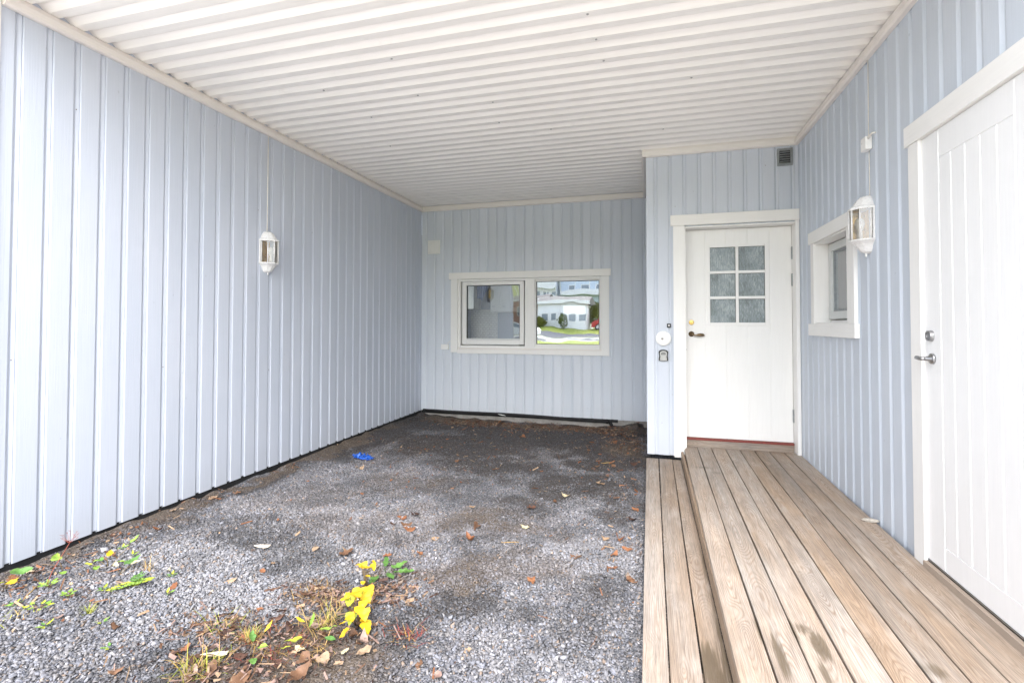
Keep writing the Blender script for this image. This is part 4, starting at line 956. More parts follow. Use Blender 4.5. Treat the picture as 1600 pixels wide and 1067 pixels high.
gl = bpy.data.objects.new('glove', me); COL.objects.link(gl); gl.location = (-2.83, 4.53, float(gz(-2.83, 4.53))); gl.rotation_euler = (0, 0, R(-12))
tag(gl, 'crumpled bright blue rubber glove lying on the gravel', 'glove')
for i, (dx, dy, a, L) in enumerate(((.06, -.035, -.9, .055), (.085, -.012, -.5, .05), (-.095, .01, 2.8, .05), (-.08, .035, 2.3, .04))):
    pts = [(-2.83 + dx + math.cos(a) * L * t, 4.53 + dy + math.sin(a) * L * t, float(gz(-2.83, 4.53)) + .022 + .012 * math.sin(t * 3) ) for t in (0, .3, .6, .85, 1)]
    MB().tube(pts, [.011, .010, .0095, .008, .003], 9).build('finger', 'glove', None, smooth=True)
for o in [o for o in COL.objects if o.name.startswith('finger')]:
    me = o.data; mw = gl.matrix_world; o.parent = gl
    inv = (Matrix.Translation(gl.location) @ Matrix.Rotation(R(-12), 4, 'Z')).inverted(); me.transform(inv)

# ------------------------------------------------------------------ plants
def blade(mb, p0, az, L, lean, w_, seed):
    r = random.Random(seed); p = Vector(p0); d = Vector((math.cos(az) * lean, math.sin(az) * lean, 1)).normalized(); side = Vector((-math.sin(az), math.cos(az), 0)); n = 5; vs = []
    for i in range(n + 1):
        t = i / n; w2 = w_ * (1 - t ** 1.5) + .0003; vs += [tuple(p - side * w2), tuple(p + side * w2)]
        p = p + d * (L / n); d = (d + Vector((math.cos(az), math.sin(az), -.55)) * (.16 + .2 * lean) * t).normalized()
    mb.add(vs, [(2 * i, 2 * i + 2, 2 * i + 3, 2 * i + 1) for i in range(n)])
def tuft(x, y, n, L, lab, mats=('straw', 'grassg'), spread=.02, lean=(.3, 1.6), w_=.0016, seed=1):
    t = thing('grass_tuft', (x, y, float(gz(x, y))), lab, 'grass tuft'); r = random.Random(seed)
    for m in mats:
        mb = MB()
        for i in range(n // len(mats)):
            blade(mb, (x + r.gauss(0, spread), y + r.gauss(0, spread), float(gz(x, y))), r.uniform(0, 6.28), L * r.uniform(.4, 1.1), r.uniform(*lean), w_ * r.uniform(.6, 1.2), i)
        mb.build('blades', m, t, recalc=False)
    return t
tuft(-1.69, 1.83, 110, .075, 'rust and green grass tuft on the near gravel left of the yellow sapling', spread=.012, seed=3)
tuft(-1.66, 2.22, 150, .085, 'flattened dry brown tuft behind the near grass tuft', ('straw', 'bark', 'straw'), .05, (1.2, 3.5), .0013, 4)
tuft(-2.55, 1.75, 26, .06, 'small yellow-green grass tuft on the gravel near the left wall', ('grassg', 'leaf_lime'), .008, (.3, 1.2), .0018, 5)
tuft(-1.74, 1.60, 80, .12, 'bushy green and yellow grass tuft at the near edge of the gravel', ('grassg', 'leaf_lime', 'straw'), .04, (.4, 1.8), .002, 6)
tuft(-1.44, 1.99, 60, .13, 'tall thin green grass tuft left of the yellow sapling', ('grassg', 'straw'), .03, (.4, 1.8), .0014, 7)
tuft(-1.02, 1.99, 60, .07, 'reddish thin-stalked weed right of the yellow sapling', ('redstem', 'redstem', 'straw'), .035, (1.0, 3.5), .0013, 8)
tuft(-1.86, 1.86, 44, .09, 'sparse straw-coloured tuft in the weedy patch at left', ('straw', 'leaf_lime'), .05, (.8, 3), .0013, 9)
tuft(-2.66, 2.13, 16, .10, 'lone upright thin grass stalks among the left weeds', ('straw',), .02, (.1, .8), .0012, 10)
tuft(-2.85, 1.62, 34, .05, 'yellow-brown moss-like tuft at the near left edge', ('straw', 'leaf_lime'), .04, (.6, 2.2), .0016, 12)
tuft(-1.38, 2.12, 40, .11, 'straw stalks leaning behind the yellow sapling', ('straw', 'grassg'), .05, (.6, 2.4), .0012, 13)

tuft(-1.52, 1.80, 90, .10, 'matted brown stalks among the fallen leaves below the sapling', ('straw', 'bark', 'redstem'), .07, (1.0, 4.0), .0012, 14)
tuft(-1.34, 1.84, 50, .09, 'brown stalks right of the narrow-leaved weed', ('bark', 'straw'), .05, (1.0, 4.0), .0012, 15)
def oriented_leaf(name, parent, base, az, pitch, L, W, m, shape, seed, roll=0.0, curl=.6, fold=.3):
    me = leaf_mesh(name, L, W, curl, fold, seed, shape, m)
    me.transform(Matrix.Translation((L * .5, 0, 0)))
    o = bpy.data.objects.new(name, me); COL.objects.link(o); o.parent = parent; o.location = Vector(base) - parent.location; o.rotation_euler = (roll, -pitch, az); return o
def weed(x, y, leaves, lab, name='weed', stemm='stem', cat='weed'):
    z = float(gz(x, y)); t = thing(name, (x, y, z), lab, cat); mb = MB()
    for i, (dx, dy, h, az, pitch, L, W, m, sh) in enumerate(leaves):
        b = (x + dx, y + dy, z + h); mb.tube([(x + dx * .1, y + dy * .1, z - .005), (x + dx * .5, y + dy * .5, z + h * .6), b], .0013, 5)
        oriented_leaf('leaf', t, b, az, pitch, L, W, m, sh, 500 + i + int(x * 100), rng.normal(0, .2))
    mb.build('stem', stemm, t, smooth=True); return t
# yellow heart-leaved sapling: an upper and a lower spray
def spray(x, y, n, rad, Lm, lab, seed, lime):
    r = random.Random(seed); lv_ = []
    for i in range(n):
        t = i / (n - 1); dx = rad * .8 * math.sin(i * 2.4 + seed) * (.4 + .6 * r.random()); dy = rad * (1.2 - 2.4 * t) + r.gauss(0, .006); h = .055 + .05 * math.sin(math.pi * t) + r.uniform(-.01, .015)
        m = 'leaf_lime' if r.random() < lime else 'leaf_yellow'; L = Lm * r.uniform(.72, 1.12)
        q_ = dy; dx, dy = dx * .84 - q_ * .53, q_ * .85 + dx * .53; h += .05 * (q_ / rad + 1) * .5; lv_.append((dx, dy, h, -1.57 + .5 + dx / rad * .9 + r.gauss(0, .7), r.uniform(-1.1, .25), L, L * .92, m, 'heart'))
    return weed(x, y, lv_, lab, 'sapling', 'stem', 'sapling')
spray(-1.285, 2.02, 18, .080, .060, 'low sapling with clustered bright yellow heart-shaped leaves in the weedy patch', 71, .22)
spray(-1.435, 2.33, 11, .045, .038, 'small yellow-leaved shoot behind the larger yellow sapling', 72, .0)
weed(-1.42, 2.49, [(.02, .04, .02, .9, .1, .10, .040, 'leaf_green', 'lobed'), (-.02, .05, .02, 2.0, .1, .095, .036, 'leaf_green', 'lobed'), (.05, .0, .02, .25, .1, .10, .036, 'leaf_green', 'lobed'), (.0, -.04, .02, -1.6, .0, .10, .042, 'leaf_green', 'lobed'), (.08, .01, .025, .5, -.1, .09, .03, 'leaf_green', 'lobed'), (.03, -.02, .02, -.6, .0, .07, .035, 'leaf_green', 'lobed')], 'green thistle-like rosette on the gravel behind the yellow shoot', 'weed', 'leaf_green')
weed(-3.10, 2.00, [(-.03, .0, .06, 2.7, .1, .095, .05, 'leaf_fresh', 'ovate'), (.03, -.03, .03, -.5, .0, .05, .035, 'leaf_fresh', 'ovate'), (.07, .10, .03, .8, 0, .05, .03, 'leaf_fresh', 'ovate')], 'broad-leaved green weed at the foot of the left wall', 'weed')
weed(-2.93, 2.11, [(.0, .12, .07, 1.3, .7, .07, .035, 'leaf_fresh', 'ovate'), (-.05, .0, .03, 2.6, 0, .05, .03, 'leaf_green', 'ovate'), (.04, .02, .03, .3, 0, .06, .03, 'leaf_fresh', 'lance'), (.0, -.05, .03, -1.0, 0, .055, .03, 'leaf_fresh', 'ovate'), (-.08, -.03, .02, 3.2, .1, .05, .028, 'leaf_lime', 'ovate'), (-.05, .03, .04, 2.2, .3, .06, .03, 'leaf_yellow', 'ovate')], 'loose leafy weed with one upright green leaf near the left wall', 'weed')
weed(-2.78, 2.06, [(.0, .03, .03, 1.5, .2, .09, .05, 'leaf_green', 'ovate'), (-.04, .02, .03, 2.6, .1, .05, .03, 'leaf_pale', 'ovate'), (.03, .04, .04, .9, .2, .05, .03, 'leaf_pale', 'ovate')], 'small weed with one broad dark green leaf and pale withered ones', 'weed')
fl = []
for k in range(9): fl += [(.012 * k * math.cos(.3), .012 * k * math.sin(.3) + .004, .02 + .002 * k, 1.2, .1, .045 - .003 * k, .015, 'leaf_fresh' if k < 5 else 'leaf_lime', 'lobed'), (.012 * k * math.cos(.3), .012 * k * math.sin(.3), .02 + .002 * k, -.7, .1, .045 - .003 * k, .015, 'leaf_fresh' if k < 5 else 'leaf_lime', 'lobed')]
for k in range(7): fl += [(-.010 * k * .5, -.014 * k, .02, -.3, .1, .040 - .003 * k, .015, 'leaf_fresh', 'lobed'), (-.010 * k * .5, -.014 * k, .02, -2.7, .1, .04 - .003 * k, .015, 'leaf_lime', 'lobed')]
for k in range(6): fl += [(-.004 * k, .014 * k, .03, .8, .1, .040 - .003 * k, .014, 'leaf_green', 'lobed'), (-.004 * k, .014 * k, .03, 2.4, .1, .04 - .003 * k, .014, 'leaf_green', 'lobed')]
weed(-2.60, 1.99, fl, 'feathery yellow-green fern-like weed spreading over the gravel at left', 'weed', 'leaf_lime')
weed(-3.20, 1.80, [(.02, .02, .07, .8, .1, .08, .055, 'leaf_green', 'ovate'), (-.02, .03, .06, 2.0, .1, .06, .04, 'leaf_green', 'ovate'), (.0, -.03, .05, -.8, .1, .06, .045, 'leaf_lime', 'lobed'), (.05, -.02, .05, -.1, .1, .06, .045, 'leaf_yellow', 'lobed'), (.02, -.08, .04, -1.2, 0, .06, .04, 'leaf_yellow', 'lobed'), (-.05, -.05, .05, -2.2, 0, .06, .04, 'leaf_lime', 'lobed')], 'green and yellow leafy weed at the very left edge of the gravel', 'weed')
weed(-3.00, 1.87, [(math.cos(a) * .012, math.sin(a) * .012, .02, a, .25, .038, .016, 'leaf_fresh', 'lobed') for a in (0, .9, 1.8, 2.7, 3.6, 4.5, 5.4)], 'tiny bright green rosette between the left weeds', 'weed')
weed(-2.80, 1.83, [(math.cos(a) * .01, math.sin(a) * .01, .02, a, .25, .03, .02, 'leaf_fresh', 'ovate') for a in (0, 1.1, 2.2, 3.3, 4.4, 5.5)], 'tiny grey-green rosette in front of the fern-like weed', 'weed')
weed(-2.82, 1.72, [(math.cos(a) * .02 * (1 + i % 3), math.sin(a) * .02, .015, a, .15, .03, .018, 'leaf_lime' if i % 2 else 'leaf_fresh', 'ovate') for i, a in enumerate((0, .7, 1.5, 2.2, 3.0, 3.9, 4.4, 5.5))], 'creeping yellow-green seedling cluster on the near left gravel', 'weed')
weed(-1.60, 1.72, [(.0, .02, .06, 2.4, .5, .05, .028, 'leaf_green', 'ovate'), (.04, .0, .05, .2, .2, .045, .03, 'leaf_fresh', 'ovate'), (.02, .06, .08, 1.4, .6, .05, .018, 'leaf_yellow', 'lance'), (.10, .04, .03, .4, .1, .06, .02, 'leaf_lime', 'lance'), (.06, -.04, .04, -.8, .1, .05, .03, 'leaf_green', 'ovate')], 'leggy mixed green seedling at the near edge of the weedy patch', 'weed')
weed(-1.40, 1.88, [(.0, .02, .04, .4, .1, .08, .028, 'leaf_fresh', 'lance'), (-.05, .02, .04, 2.0, .2, .09, .02, 'leaf_fresh', 'lance'), (.05, -.01, .03, -.2, .1, .07, .03, 'leaf_green', 'lance'), (-.04, -.04, .03, -2.4, .1, .07, .035, 'leaf_lime', 'ovate'), (.07, .05, .05, .8, .2, .05, .02, 'leaf_yellow', 'lance'), (-.10, .06, .03, 2.8, .0, .08, .018, 'leaf_yellow', 'lance')], 'narrow-leaved green weed below the yellow sapling', 'weed')
for i, (x, y) in enumerate([(-2.92, 2.24), (-2.48, 2.12), (-2.70, 1.92), (-3.10, 1.72), (-2.42, 1.72), (-3.08, 2.30), (-2.35, 1.98), (-2.96, 1.70), (-2.62, 1.62), (-2.20, 1.60)]):
    t_ = weed(x, y, [(math.cos(a + i) * .008, math.sin(a + i) * .008, .012, a + i, .3, .024 + .006 * ((i + k) % 3), .013, ('leaf_green', 'leaf_fresh', 'leaf_lime')[(i + k) % 3], 'ovate') for k, a in enumerate((0, 1.3, 2.5, 3.6, 4.9)[:3 + i % 3])], 'tiny green seedling sprouting alone from the gravel near the left wall', 'seedling', 'leaf_green', 'seedling'); t_['group'] = 'tiny seedlings in the gravel'
# dried umbel stem
t = thing('dried_stem', (-3.02, 1.86, float(gz(-3.02, 1.86))), 'tall dark dried flower stem with a sparse umbel before the left wall', 'weed')
z = float(gz(-3.02, 1.86)); mb = MB(); top = Vector((-2.985, 1.95, z + .20))
mb.tube([(-3.02, 1.86, z - .01), (-3.01, 1.89, z + .08), tuple(top)], [.002, .0018, .0014], 6)
for i in range(13):
    a = i * 2.4; e = top + Vector((math.cos(a) * .035, math.sin(a) * .03, .035 + .02 * math.sin(i))); mb.tube([tuple(top), tuple(e)], .0006, 4)
    for j in range(3): mb.tube([tuple(e), tuple(e + Vector((math.cos(a + j) * .008, math.sin(a + j) * .008, .007)))], .0005, 4)
mb.build('stem', 'redstem', t)

def mat_drive():
    g = G('pale_bounce_drive'); o = g.obj(); n = g.noise(o, 3.0, 6.0, .7); v = g.n('ShaderNodeSeparateColor', {0: g.voro(o, 60.0, out='Color')}).outputs[0]
    return g.done(g.val(g.mix(g.rng(n, .3, .7), (.80, .755, .71), (.70, .66, .62)), g.rng(v, 0, 1, .75, 1.15)), .9, normal=g.bump(v, .5, .01))
M['drive'] = mat_drive()  # driveway colour raised very pale so it bounces daylight into the carport
xs_ = np.linspace(-20, 18, 60); ys_ = np.linspace(-14, .9, 40); X_, Y_ = np.meshgrid(xs_, ys_); Z_ = gz(X_, Y_) + .012
I_ = np.arange(60 * 40).reshape(40, 60)
me = bpy.data.meshes.new('driveway'); me.from_pydata(np.stack([X_, Y_, Z_], -1).reshape(-1, 3).tolist(), [], np.stack([I_[:-1, :-1], I_[:-1, 1:], I_[1:, 1:], I_[1:, :-1]], -1).reshape(-1, 4).tolist())
me.materials.append(M['drive']); o = bpy.data.objects.new('driveway', me); COL.objects.link(o); tag(o, kind='structure')

# ================================================================== kitchen behind the far window
M['kwall'] = mat_plain('kitchen_wall_paint', (.20, .22, .26), .8, 0, .05, 3, .02)
M['kwhite'] = mat_plain('kitchen_cabinet_paint', (.66, .64, .60), .5, 0, .04, 6, .02)
M['ktop'] = mat_plain('dark_worktop', (.10, .09, .09), .3, 0, .2, 30, .05)
M['kblue'] = mat_plain('blue_cloth', (.02, .06, .22), .8, 0, .2, 12, .2)
def mat_tile():
    g = G('kitchen_tiles'); o = g.obj(); x, y, z = g.sep(o)
    b = g.n('ShaderNodeTexBrick', {'Vector': g.com(x, z, 0.0), 'Color1': (.50, .46, .43, 1), 'Color2': (.44, .41, .39, 1), 'Mortar': (.24, .22, .21, 1), 'Scale': 1.0, 'Mortar Size': .004, 'Brick Width': .075, 'Row Height': .045})
    return g.done(b.outputs[0], .35)
M['tile'] = mat_tile()
KZ0, KZ1, KY = -1.24, 1.30, 10.6
rm = thing('kitchen_room', (-1.7, 8.8, KZ0), 'dim kitchen interior seen through the wide far window', 'room')
K = MB(); K.box(XL - .25, .35, YB + .145, KY + .12, KZ0 - .1, KZ0); K.build('floor', 'ktop', rm)
K = MB(); K.box(XL - .25, .35, YB + .145, KY + .12, KZ1, KZ1 + .1); K.build('room_ceiling', 'kwhite', rm)
K = MB()
wx = [(-1.83, -1.27), (-1.06, -.50)]; wz = (-.14, .44)
def wall_holes(mb, a0, a1, z0, z1, holes, hz, mk):
    e = a0
    for (p, q) in holes: mk(e, p, z0, z1); mk(p, q, z0, hz[0]); mk(p, q, hz[1], z1); e = q
    mk(e, a1, z0, z1)
wall_holes(K, XL - .25, .35, KZ0, KZ1, wx, wz, lambda a, b, c, d_: K.box(a, b, KY, KY + .1, c, d_))
K.build('room_wall', 'kwall', rm)
K = MB(); wall_holes(K, YB + .15, KY, KZ0, KZ1, [(8.0, 9.2)], (-.2, .9), lambda a, b, c, d_: K.box(XL - .25, XL - .15, a, b, c, d_)); K.build('room_wall', 'kwall', rm)  # unseen side opening added to let daylight into the kitchen
K = MB(); K.box(.25, .35, YD + .34, KY, KZ0, KZ1); K.build('room_wall', 'kwall', rm)
for (a_, b_) in wx:
    fr = MB(); fr.box(a_ + .003, a_ + .04, KY - .02, KY + .06, wz[0] + .003, wz[1] - .003); fr.box(b_ - .04, b_ - .003, KY - .02, KY + .06, wz[0] + .003, wz[1] - .003); fr.box(a_ + .041, b_ - .041, KY - .02, KY + .06, wz[0] + .003, wz[0] + .04); fr.box(a_ + .041, b_ - .041, KY - .02, KY + .06, wz[1] - .04, wz[1] - .003)
    fr.build('window_frame', 'case', rm); bx('window_sill', 'plastic', rm, a_ - .03, b_ + .03, KY - .09, KY - .001, wz[0] - .05, wz[0] - .022)
def cabinet(x0, x1, y0, y1, z0, z1, nd, lab, name='kitchen_cabinet'):
    t = thing(name, ((x0 + x1) / 2, (y0 + y1) / 2, z0), lab, 'cabinet'); bx('carcass', 'kwhite', t, x0, x1, y0 + .022, y1, z0, z1)
    w_ = (x1 - x0) / nd
    for k in range(nd):
        q = bx('cabinet_door', 'kwhite', t, x0 + w_ * k + .003, x0 + w_ * (k + 1) - .003, y0, y0 + .020, z0 + .003, z1 - .003); bx('knob', 'steel', q, x0 + w_ * k + .04, x0 + w_ * k + .10, y0 - .02, y0 - .001, z0 + .10 if z0 > 0 else z1 - .10, z0 + .115 if z0 > 0 else z1 - .085)
    return t
cabinet(-3.60, -3.32, 9.2, 9.62, .30, .95, 1, 'cream wall cabinet at the left edge of the kitchen seen through the left sash')
cabinet(-2.98, -2.36, 9.2, 9.62, .235, .95, 3, 'cream wall cabinets in the middle of the kitchen seen through the left sash')
cabinet(-3.60, -2.35, 9.05, 9.62, KZ0, -.36, 3, 'cream base cabinets under the dark kitchen worktop')
bx('backsplash', 'tile', rm, -3.60, -2.95, 9.60, 9.625, -.30, .30, bevel=0)
bx('partition', 'kwall', rm, -3.61, -2.33, 9.63, 9.72, KZ0, KZ1, bevel=0)
tag(bx('worktop', 'ktop', None, -3.60, -2.35, 9.02, 9.60, -.355, -.318), 'dark kitchen worktop behind the left sash', 'worktop')
fg = thing('refrigerator', (-2.62, 9.35, KZ0), 'grey-blue cupboard panel beside the kitchen tiles', 'cupboard')
bx('panel', 'kwall', fg, -2.93, -2.36, 9.52, 9.60, -.315, .22)
tw = MB(); vs = []
for i in range(13):
    x = -3.29 + .022 * i; dz = .5 - .02 * i if i < 8 else .5 - .16 - (i - 8) * .05; dz = [.36, .36, .35, .36, .33, .31, .36, .42, .47, .52, .57, .62, .68][i]
    vs += [(x, 9.30 + .012 * math.sin(i * 1.7), dz + .15), (x, 9.30 + .012 * math.sin(i * 1.7), .95)]
tag(tw.add(vs, [(2 * i, 2 * i + 2, 2 * i + 3, 2 * i + 1) for i in range(12)]).build('towel', 'kblue', None, smooth=True, recalc=False), 'dark blue cloth hanging between the kitchen wall cabinets', 'towel')

# side room behind the small window / storage: closes the house volume
bk = thing('side_room', (2.9, 4.5, -1.3), 'dim room behind the small side window', 'room')
K = MB(); K.box(XR + 2.6, XR + 2.7, YF, KY, -1.4, 1.8); K.box(XR + .145, XR + 2.6, YF + .03, YF + .13, -1.4, 1.8); K.box(XR + .15, XR + 2.6, 5.2, 5.3, -1.4, 1.8); K.box(XR + .15, XR + 2.6, YF + .13, 5.2, -1.45, -1.38); K.build('room_wall', 'kwhite', bk)

# ================================================================== across the street (mirrored in the far window)
def mat_lawn():
    g = G('lawn_grass'); o = g.obj(); n = g.noise(o, .7, 6.0, .7); n2 = g.noise(o, 14.0, 4.0, .7)
    return g.done(g.val(g.ramp(n, [(.3, (.22, .28, .04)), (.55, (.32, .37, .06)), (.75, (.42, .40, .10))]), g.rng(n2, .3, .7, .6, 1.3)), .9, normal=g.bump(n2, .8, .1))
M['lawn'] = mat_lawn()
M['road'] = mat_plain('asphalt', (.45, .47, .42), .85, 0, .2, 2.5, .2)
def sheet(name, x0, x1, y0, y1, dz, m, nx_=30, ny2=30):
    X_, Y_ = np.meshgrid(np.linspace(x0, x1, nx_), np.linspace(y0, y1, ny2)); 
    ff = np.clip(-Y_, 0, 400); Z_ = ZG + np.interp(ff, [0, 38, 40, 45, 50, 56, 72, 110, 220], [0, 0, .02, .85, .95, 1.0, 5.2, 11, 24]) + dz
    I_ = np.arange(nx_ * ny2).reshape(ny2, nx_)
    me = bpy.data.meshes.new(name); me.from_pydata(np.stack([X_, Y_, Z_], -1).reshape(-1, 3).tolist(), [], np.stack([I_[:-1, :-1], I_[:-1, 1:], I_[1:, 1:], I_[1:, :-1]], -1).reshape(-1, 4).tolist())
    me.materials.append(M[m]); o = bpy.data.objects.new(name, me); COL.objects.link(o); return o
tag(sheet('road', -90, 90, -38, -24, .035, 'road', 20, 8), kind='structure')
tag(sheet('lawn', -90, 90, -150, -38.2, .045, 'lawn', 40, 90), kind='structure')
tag(sheet('lawn', -60, 60, -23.5, -9, .045, 'lawn', 40, 30), kind='structure')

def mat_siding(name, col):
    g = G(name); o = g.obj(); x, y, z = g.sep(o); n = g.noise(o, 1.0, 3.0)
    gr = g.math('FRACT', g.mul(x, 6.0)); c = g.val(g.mix(0.0, col, col), g.rng(gr, 0.0, .12, .72, 1.0)); return g.done(g.val(c, g.rng(n, .3, .7, .95, 1.03)), .6)
M['sid_w'] = mat_siding('white_siding', (.88, .88, .90)); M['sid_b'] = mat_siding('pale_blue_siding', (.66, .75, .86)); M['sid_o'] = mat_siding('rust_siding', (.42, .20, .12))
M['roofd'] = mat_plain('dark_roof_tiles', (.07, .065, .065), .7, 0, .2, 5, .3); M['wpane'] = mat_plain('dark_window_glass', (.26, .30, .34), .1, 0, .1)
M['carred'] = mat_plain('red_car_paint', (.45, .03, .02), .25, 0, .05); M['tyre'] = mat_plain('tyre_rubber', (.02, .02, .02), .8)
def house(x0, x1, y0, y1, z0, z1, m, lab, wins, roof_h=1.2, ov=.5, balcony=None, name='house'):
    t = thing(name, ((x0 + x1) / 2, (y0 + y1) / 2, z0), lab, 'house')
    w_ = bx('wall', m, t, x0, x1, y0, y1, z0, z1, bevel=0)
    ym = (y0 + y1) / 2; MB().prism([(y0 - ov, z1 + .003), (y1 + ov, z1 + .003), (y1 + ov, z1 + .18), (ym, z1 + roof_h), (y0 - ov, z1 + .18)], 'x', x0 - ov, x1 + ov).build('roof', 'roofd', t)
    bx('fascia', 'plastic', t, x0 - ov, x1 + ov, y1 + ov + .003, y1 + ov + .05, z1, z1 + .30, bevel=0)
    for (a, b, c, d_) in wins:
        f_ = MB(); e = .10; f_.box(a - e, b + e, y1 + .003, y1 + .06, c - e, c); f_.box(a - e, b + e, y1 + .003, y1 + .06, d_, d_ + e); f_.box(a - e, a, y1 + .003, y1 + .06, c, d_); f_.box(b, b + e, y1 + .003, y1 + .06, c, d_)
        q = f_.build('window', 'plastic', t); bx('pane', 'wpane', q, a, b, y1 + .01, y1 + .03, c, d_, bevel=0)
    if balcony:
        for (a, b, zb, dpt) in balcony:
            q = MB(); q.box(a, b, y1 + .005, y1 + dpt, zb - .15, zb); q.box(a, b, y1 + dpt - .05, y1 + dpt, zb, zb + .95)
            q.build('balcony', 'sid_w', t)
            for k in range(int((b - a) / 2.5) + 1): bx('balcony_post', 'plastic', t, a + k * 2.5, a + k * 2.5 + .12, y1 + dpt - .15, y1 + dpt - .052, zb + .002, zb + 2.3, bevel=0)
    return t
G0 = ZG
house(-13.6, -7.4, -53, -46.5, G0 + .9, G0 + 3.9, 'sid_w', 'low white boarded house across the street with a row of small windows', [(-12.8 + 1.15 * k, -12.1 + 1.15 * k, G0 + 1.9, G0 + 2.6) for k in range(5)], 1.0, .4)
house(-22.0, -15.4, -78, -70, G0 + 4.6, G0 + 10.5, 'sid_w', 'tall white house on the hill with long white balconies', [(-21 + 1.6 * k, -20.1 + 1.6 * k, z_, z_ + 1.1) for k in range(4) for z_ in (G0 + 6.2, G0 + 8.9)], 1.6, .6, [(-22, -15.4, G0 + 8.0, 1.5), (-22, -15.4, G0 + 5.4, 1.5)])
house(-14.6, -3.4, -80, -72, G0 + 5.3, G0 + 12.0, 'sid_b', 'pale blue house on the hill above the low white one', [(-13.6 + 2.4 * k, -12.2 + 2.4 * k, z_, z_ + 1.2) for k in range(4) for z_ in (G0 + 7.2, G0 + 10.0)], 1.6, .6, [(-14.6, -3.4, G0 + 6.6, 1.4)])
house(-19.5, -14.6, -62, -57, G0 + 1.1, G0 + 5.0, 'sid_o', 'rust-coloured house standing left of the low white one', [(-18.6 + 1.9 * k, -17.7 + 1.9 * k, G0 + 2.6, G0 + 3.8) for k in range(2)], 1.0, .4)
def bush(x, y, z0, w_, h, lab, m='bush_leaf', seed=1, name='hedge', cat='hedge', d_=1.0, n=2600):
    r = np.random.default_rng(seed); t = thing(name, (x, y, z0), lab, cat); P = []; F = []
    for i in range(n):
        u = r.normal(0, 1, 3); u /= np.linalg.norm(u); rr = r.uniform(.55, 1.0) ** .5 * (1 + .22 * mnoise.noise(Vector(u * 2.3) + Vector((seed, 0, 0))))
        c = np.array([x + u[0] * w_ / 2 * rr, y + u[1] * d_ / 2 * rr, z0 + h * (.5 + u[2] * .5 * rr)]); s = .10 * r.uniform(.6, 1.4); a, b = r.normal(0, 1, 3), r.normal(0, 1, 3); a /= np.linalg.norm(a); b -= a * (a @ b); b /= np.linalg.norm(b)
        k = len(P); P += [tuple(c - a * s), tuple(c + b * s * .6), tuple(c + a * s), tuple(c - b * s * .6)]; F.append((k, k + 1, k + 2, k + 3))
    mb = MB(); mb.add(P, F); mb.build('crown', m, t, recalc=False); MB().tube([(x, y, z0 - .1), (x + .05, y, z0 + h * .35), (x, y + .05, z0 + h * .6)], [.09, .06, .03], 8).build('trunk', 'bark', t); return t
M['bush_leaf'] = mat_leaf('hedge_leaf', (.09, .12, .02), (.22, .22, .04)); M['autumn_leaf'] = mat_leaf('autumn_leaf', (.30, .12, .03), (.50, .26, .05))
bush(-13.2, -45.3, G0 + .85, 2.4, 1.5, 'round olive bush in front of the low white house', seed=3, name='bush', cat='bush', d_=1.4)
bush(-10.0, -45.2, G0 + .85, 1.2, 1.7, 'sparse bare-stemmed bush before the low white house', seed=4, name='bush', cat='bush', n=600)
bush(-6.0, -49, G0 + .95, 3.4, 3.2, 'large olive-green bush right of the low white house', seed=5, name='bush', cat='bush', d_=2.4, n=4200)
bush(-15.6, -64, G0 + 2.8, 5.0, 2.2, 'dark green hedge on the slope below the balconied house', seed=6, d_=1.5, n=3800)
bush(-8.2, -66, G0 + 3.4, 9.0, 1.8, 'long olive hedge below the pale blue house', seed=7, d_=1.5, n=5200)
bush(-16.2, -55, G0 + 1.0, 2.8, 3.6, 'orange autumn tree between the rust-coloured house and the low white one', 'autumn_leaf', 8, 'tree', 'tree', 2.4, 3000)
def car(x, y, z0, lab, m):
    t = thing('parked_car', (x, y, z0), lab, 'car')
    b = MB().prism([(x - 2.1, z0 + .35), (x + 2.1, z0 + .35), (x + 2.15, z0 + .75), (x + 1.9, z0 + .95), (x + 1.0, z0 + 1.02), (x - 1.75, z0 + 1.02), (x - 2.1, z0 + .85)], 'y', y - .85, y + .85).build('body', m, t, bevel=.06)
    MB().prism([(x - 1.6, z0 + 1.0), (x + 1.0, z0 + 1.0), (x + .45, z0 + 1.45), (x - 1.2, z0 + 1.47)], 'y', y - .72, y + .72).build('cabin', m, t, bevel=.05)
    MB().prism([(x - 1.42, z0 + 1.05), (x + .78, z0 + 1.05), (x + .38, z0 + 1.38), (x - 1.12, z0 + 1.40)], 'y', y + .71, y + .735).build('side_window', 'wpane', t)
    for sx in (-1.3, 1.3):
        for sy in (-.82, .82): w_ = MB().tube([(x + sx, y + sy - .1, z0 + .33), (x + sx, y + sy + .1, z0 + .33)], .33, 20).build('wheel', 'tyre', t); MB().tube([(x + sx, y + sy + .1, z0 + .33), (x + sx, y + sy + .112, z0 + .33)], .2, 16).build('rim', 'steel', w_)
car(-4.7, -46.0, G0 + .87, 'small red car parked on the terrace across the street', 'carred')
car(-11.1, -27.5, G0 + .04, 'white car parked at the near side of the street', 'plastic')

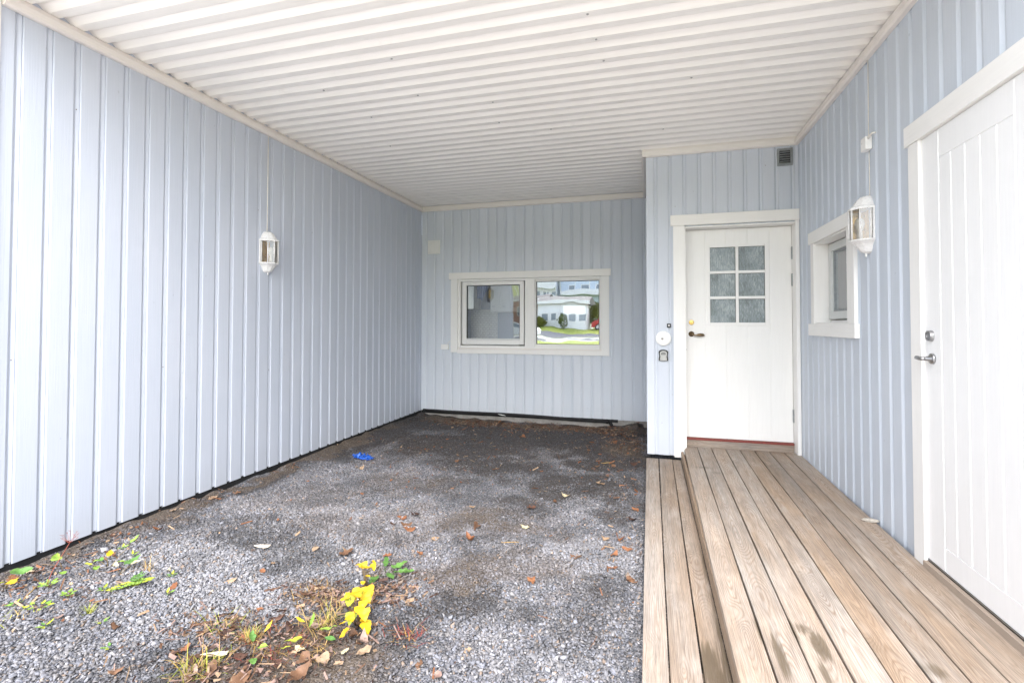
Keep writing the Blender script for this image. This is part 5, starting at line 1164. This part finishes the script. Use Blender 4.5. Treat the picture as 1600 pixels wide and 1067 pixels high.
# ================================================================== camera and light
cam = bpy.data.cameras.new('camera'); co = bpy.data.objects.new('camera', cam); COL.objects.link(co); scene.camera = co
cam.sensor_width = 36; cam.lens = 776.345 / 1600 * 36; cam.shift_y = -(533.5 - 489.69) / 1600; cam.clip_start = .02; cam.clip_end = 2000
th, pi_, ro = .2695, R(0), 0
pit, rol = .021746, .000958
Fv = Vector((-math.sin(th) * math.cos(pit), math.cos(th) * math.cos(pit), math.sin(pit))); rv_ = Fv.cross(Vector((0, 0, 1))).normalized(); U = rv_.cross(Fv)
r2 = rv_ * math.cos(rol) + U * math.sin(rol); U2 = -rv_ * math.sin(rol) + U * math.cos(rol)
co.matrix_world = Matrix(((r2.x, U2.x, -Fv.x, 0), (r2.y, U2.y, -Fv.y, 0), (r2.z, U2.z, -Fv.z, 0), (0, 0, 0, 1)))

SE, SA = R(SUN_EL), R(SUN_AZ)       # sun elevation; compass direction the light comes from (behind the camera, a little left)
wd_ = bpy.data.worlds.new('World'); scene.world = wd_; wd_.use_nodes = True; nt = wd_.node_tree
sky = nt.nodes.new('ShaderNodeTexSky'); sky.sky_type = 'NISHITA'; sky.sun_disc = False; sky.sun_elevation = SE; sky.sun_rotation = SA; sky.air_density = 1.0; sky.dust_density = 2.2; sky.ozone_density = 1.0; sky.altitude = 50
hs = nt.nodes.new('ShaderNodeHueSaturation'); hs.inputs['Saturation'].default_value = SKY_SAT
nt.links.new(sky.outputs[0], hs.inputs['Color']); nt.links.new(hs.outputs[0], nt.nodes['Background'].inputs[0]); nt.nodes['Background'].inputs[1].default_value = SKY_S
sl = bpy.data.lights.new('sun', 'SUN'); sl.energy = SUN_S; sl.angle = R(SUN_ANG); sl.color = (1.0, .965, .91)
so = bpy.data.objects.new('sun', sl); COL.objects.link(so)
dirv = Vector((math.sin(SA) * math.cos(SE), math.cos(SA) * math.cos(SE), math.sin(SE)))
so.location = dirv * 30; so.rotation_euler = dirv.to_track_quat('Z', 'Y').to_euler()
scene.view_settings.view_transform = 'Standard'; scene.view_settings.look = 'None'; scene.view_settings.exposure = 0; scene.view_settings.gamma = 1
scene.render.engine = 'CYCLES'
cy_ = scene.cycles; cy_.max_bounces = 10; cy_.diffuse_bounces = 6; cy_.glossy_bounces = 4; cy_.transparent_max_bounces = 12; cy_.use_denoising = True; cy_.sample_clamp_indirect = 8
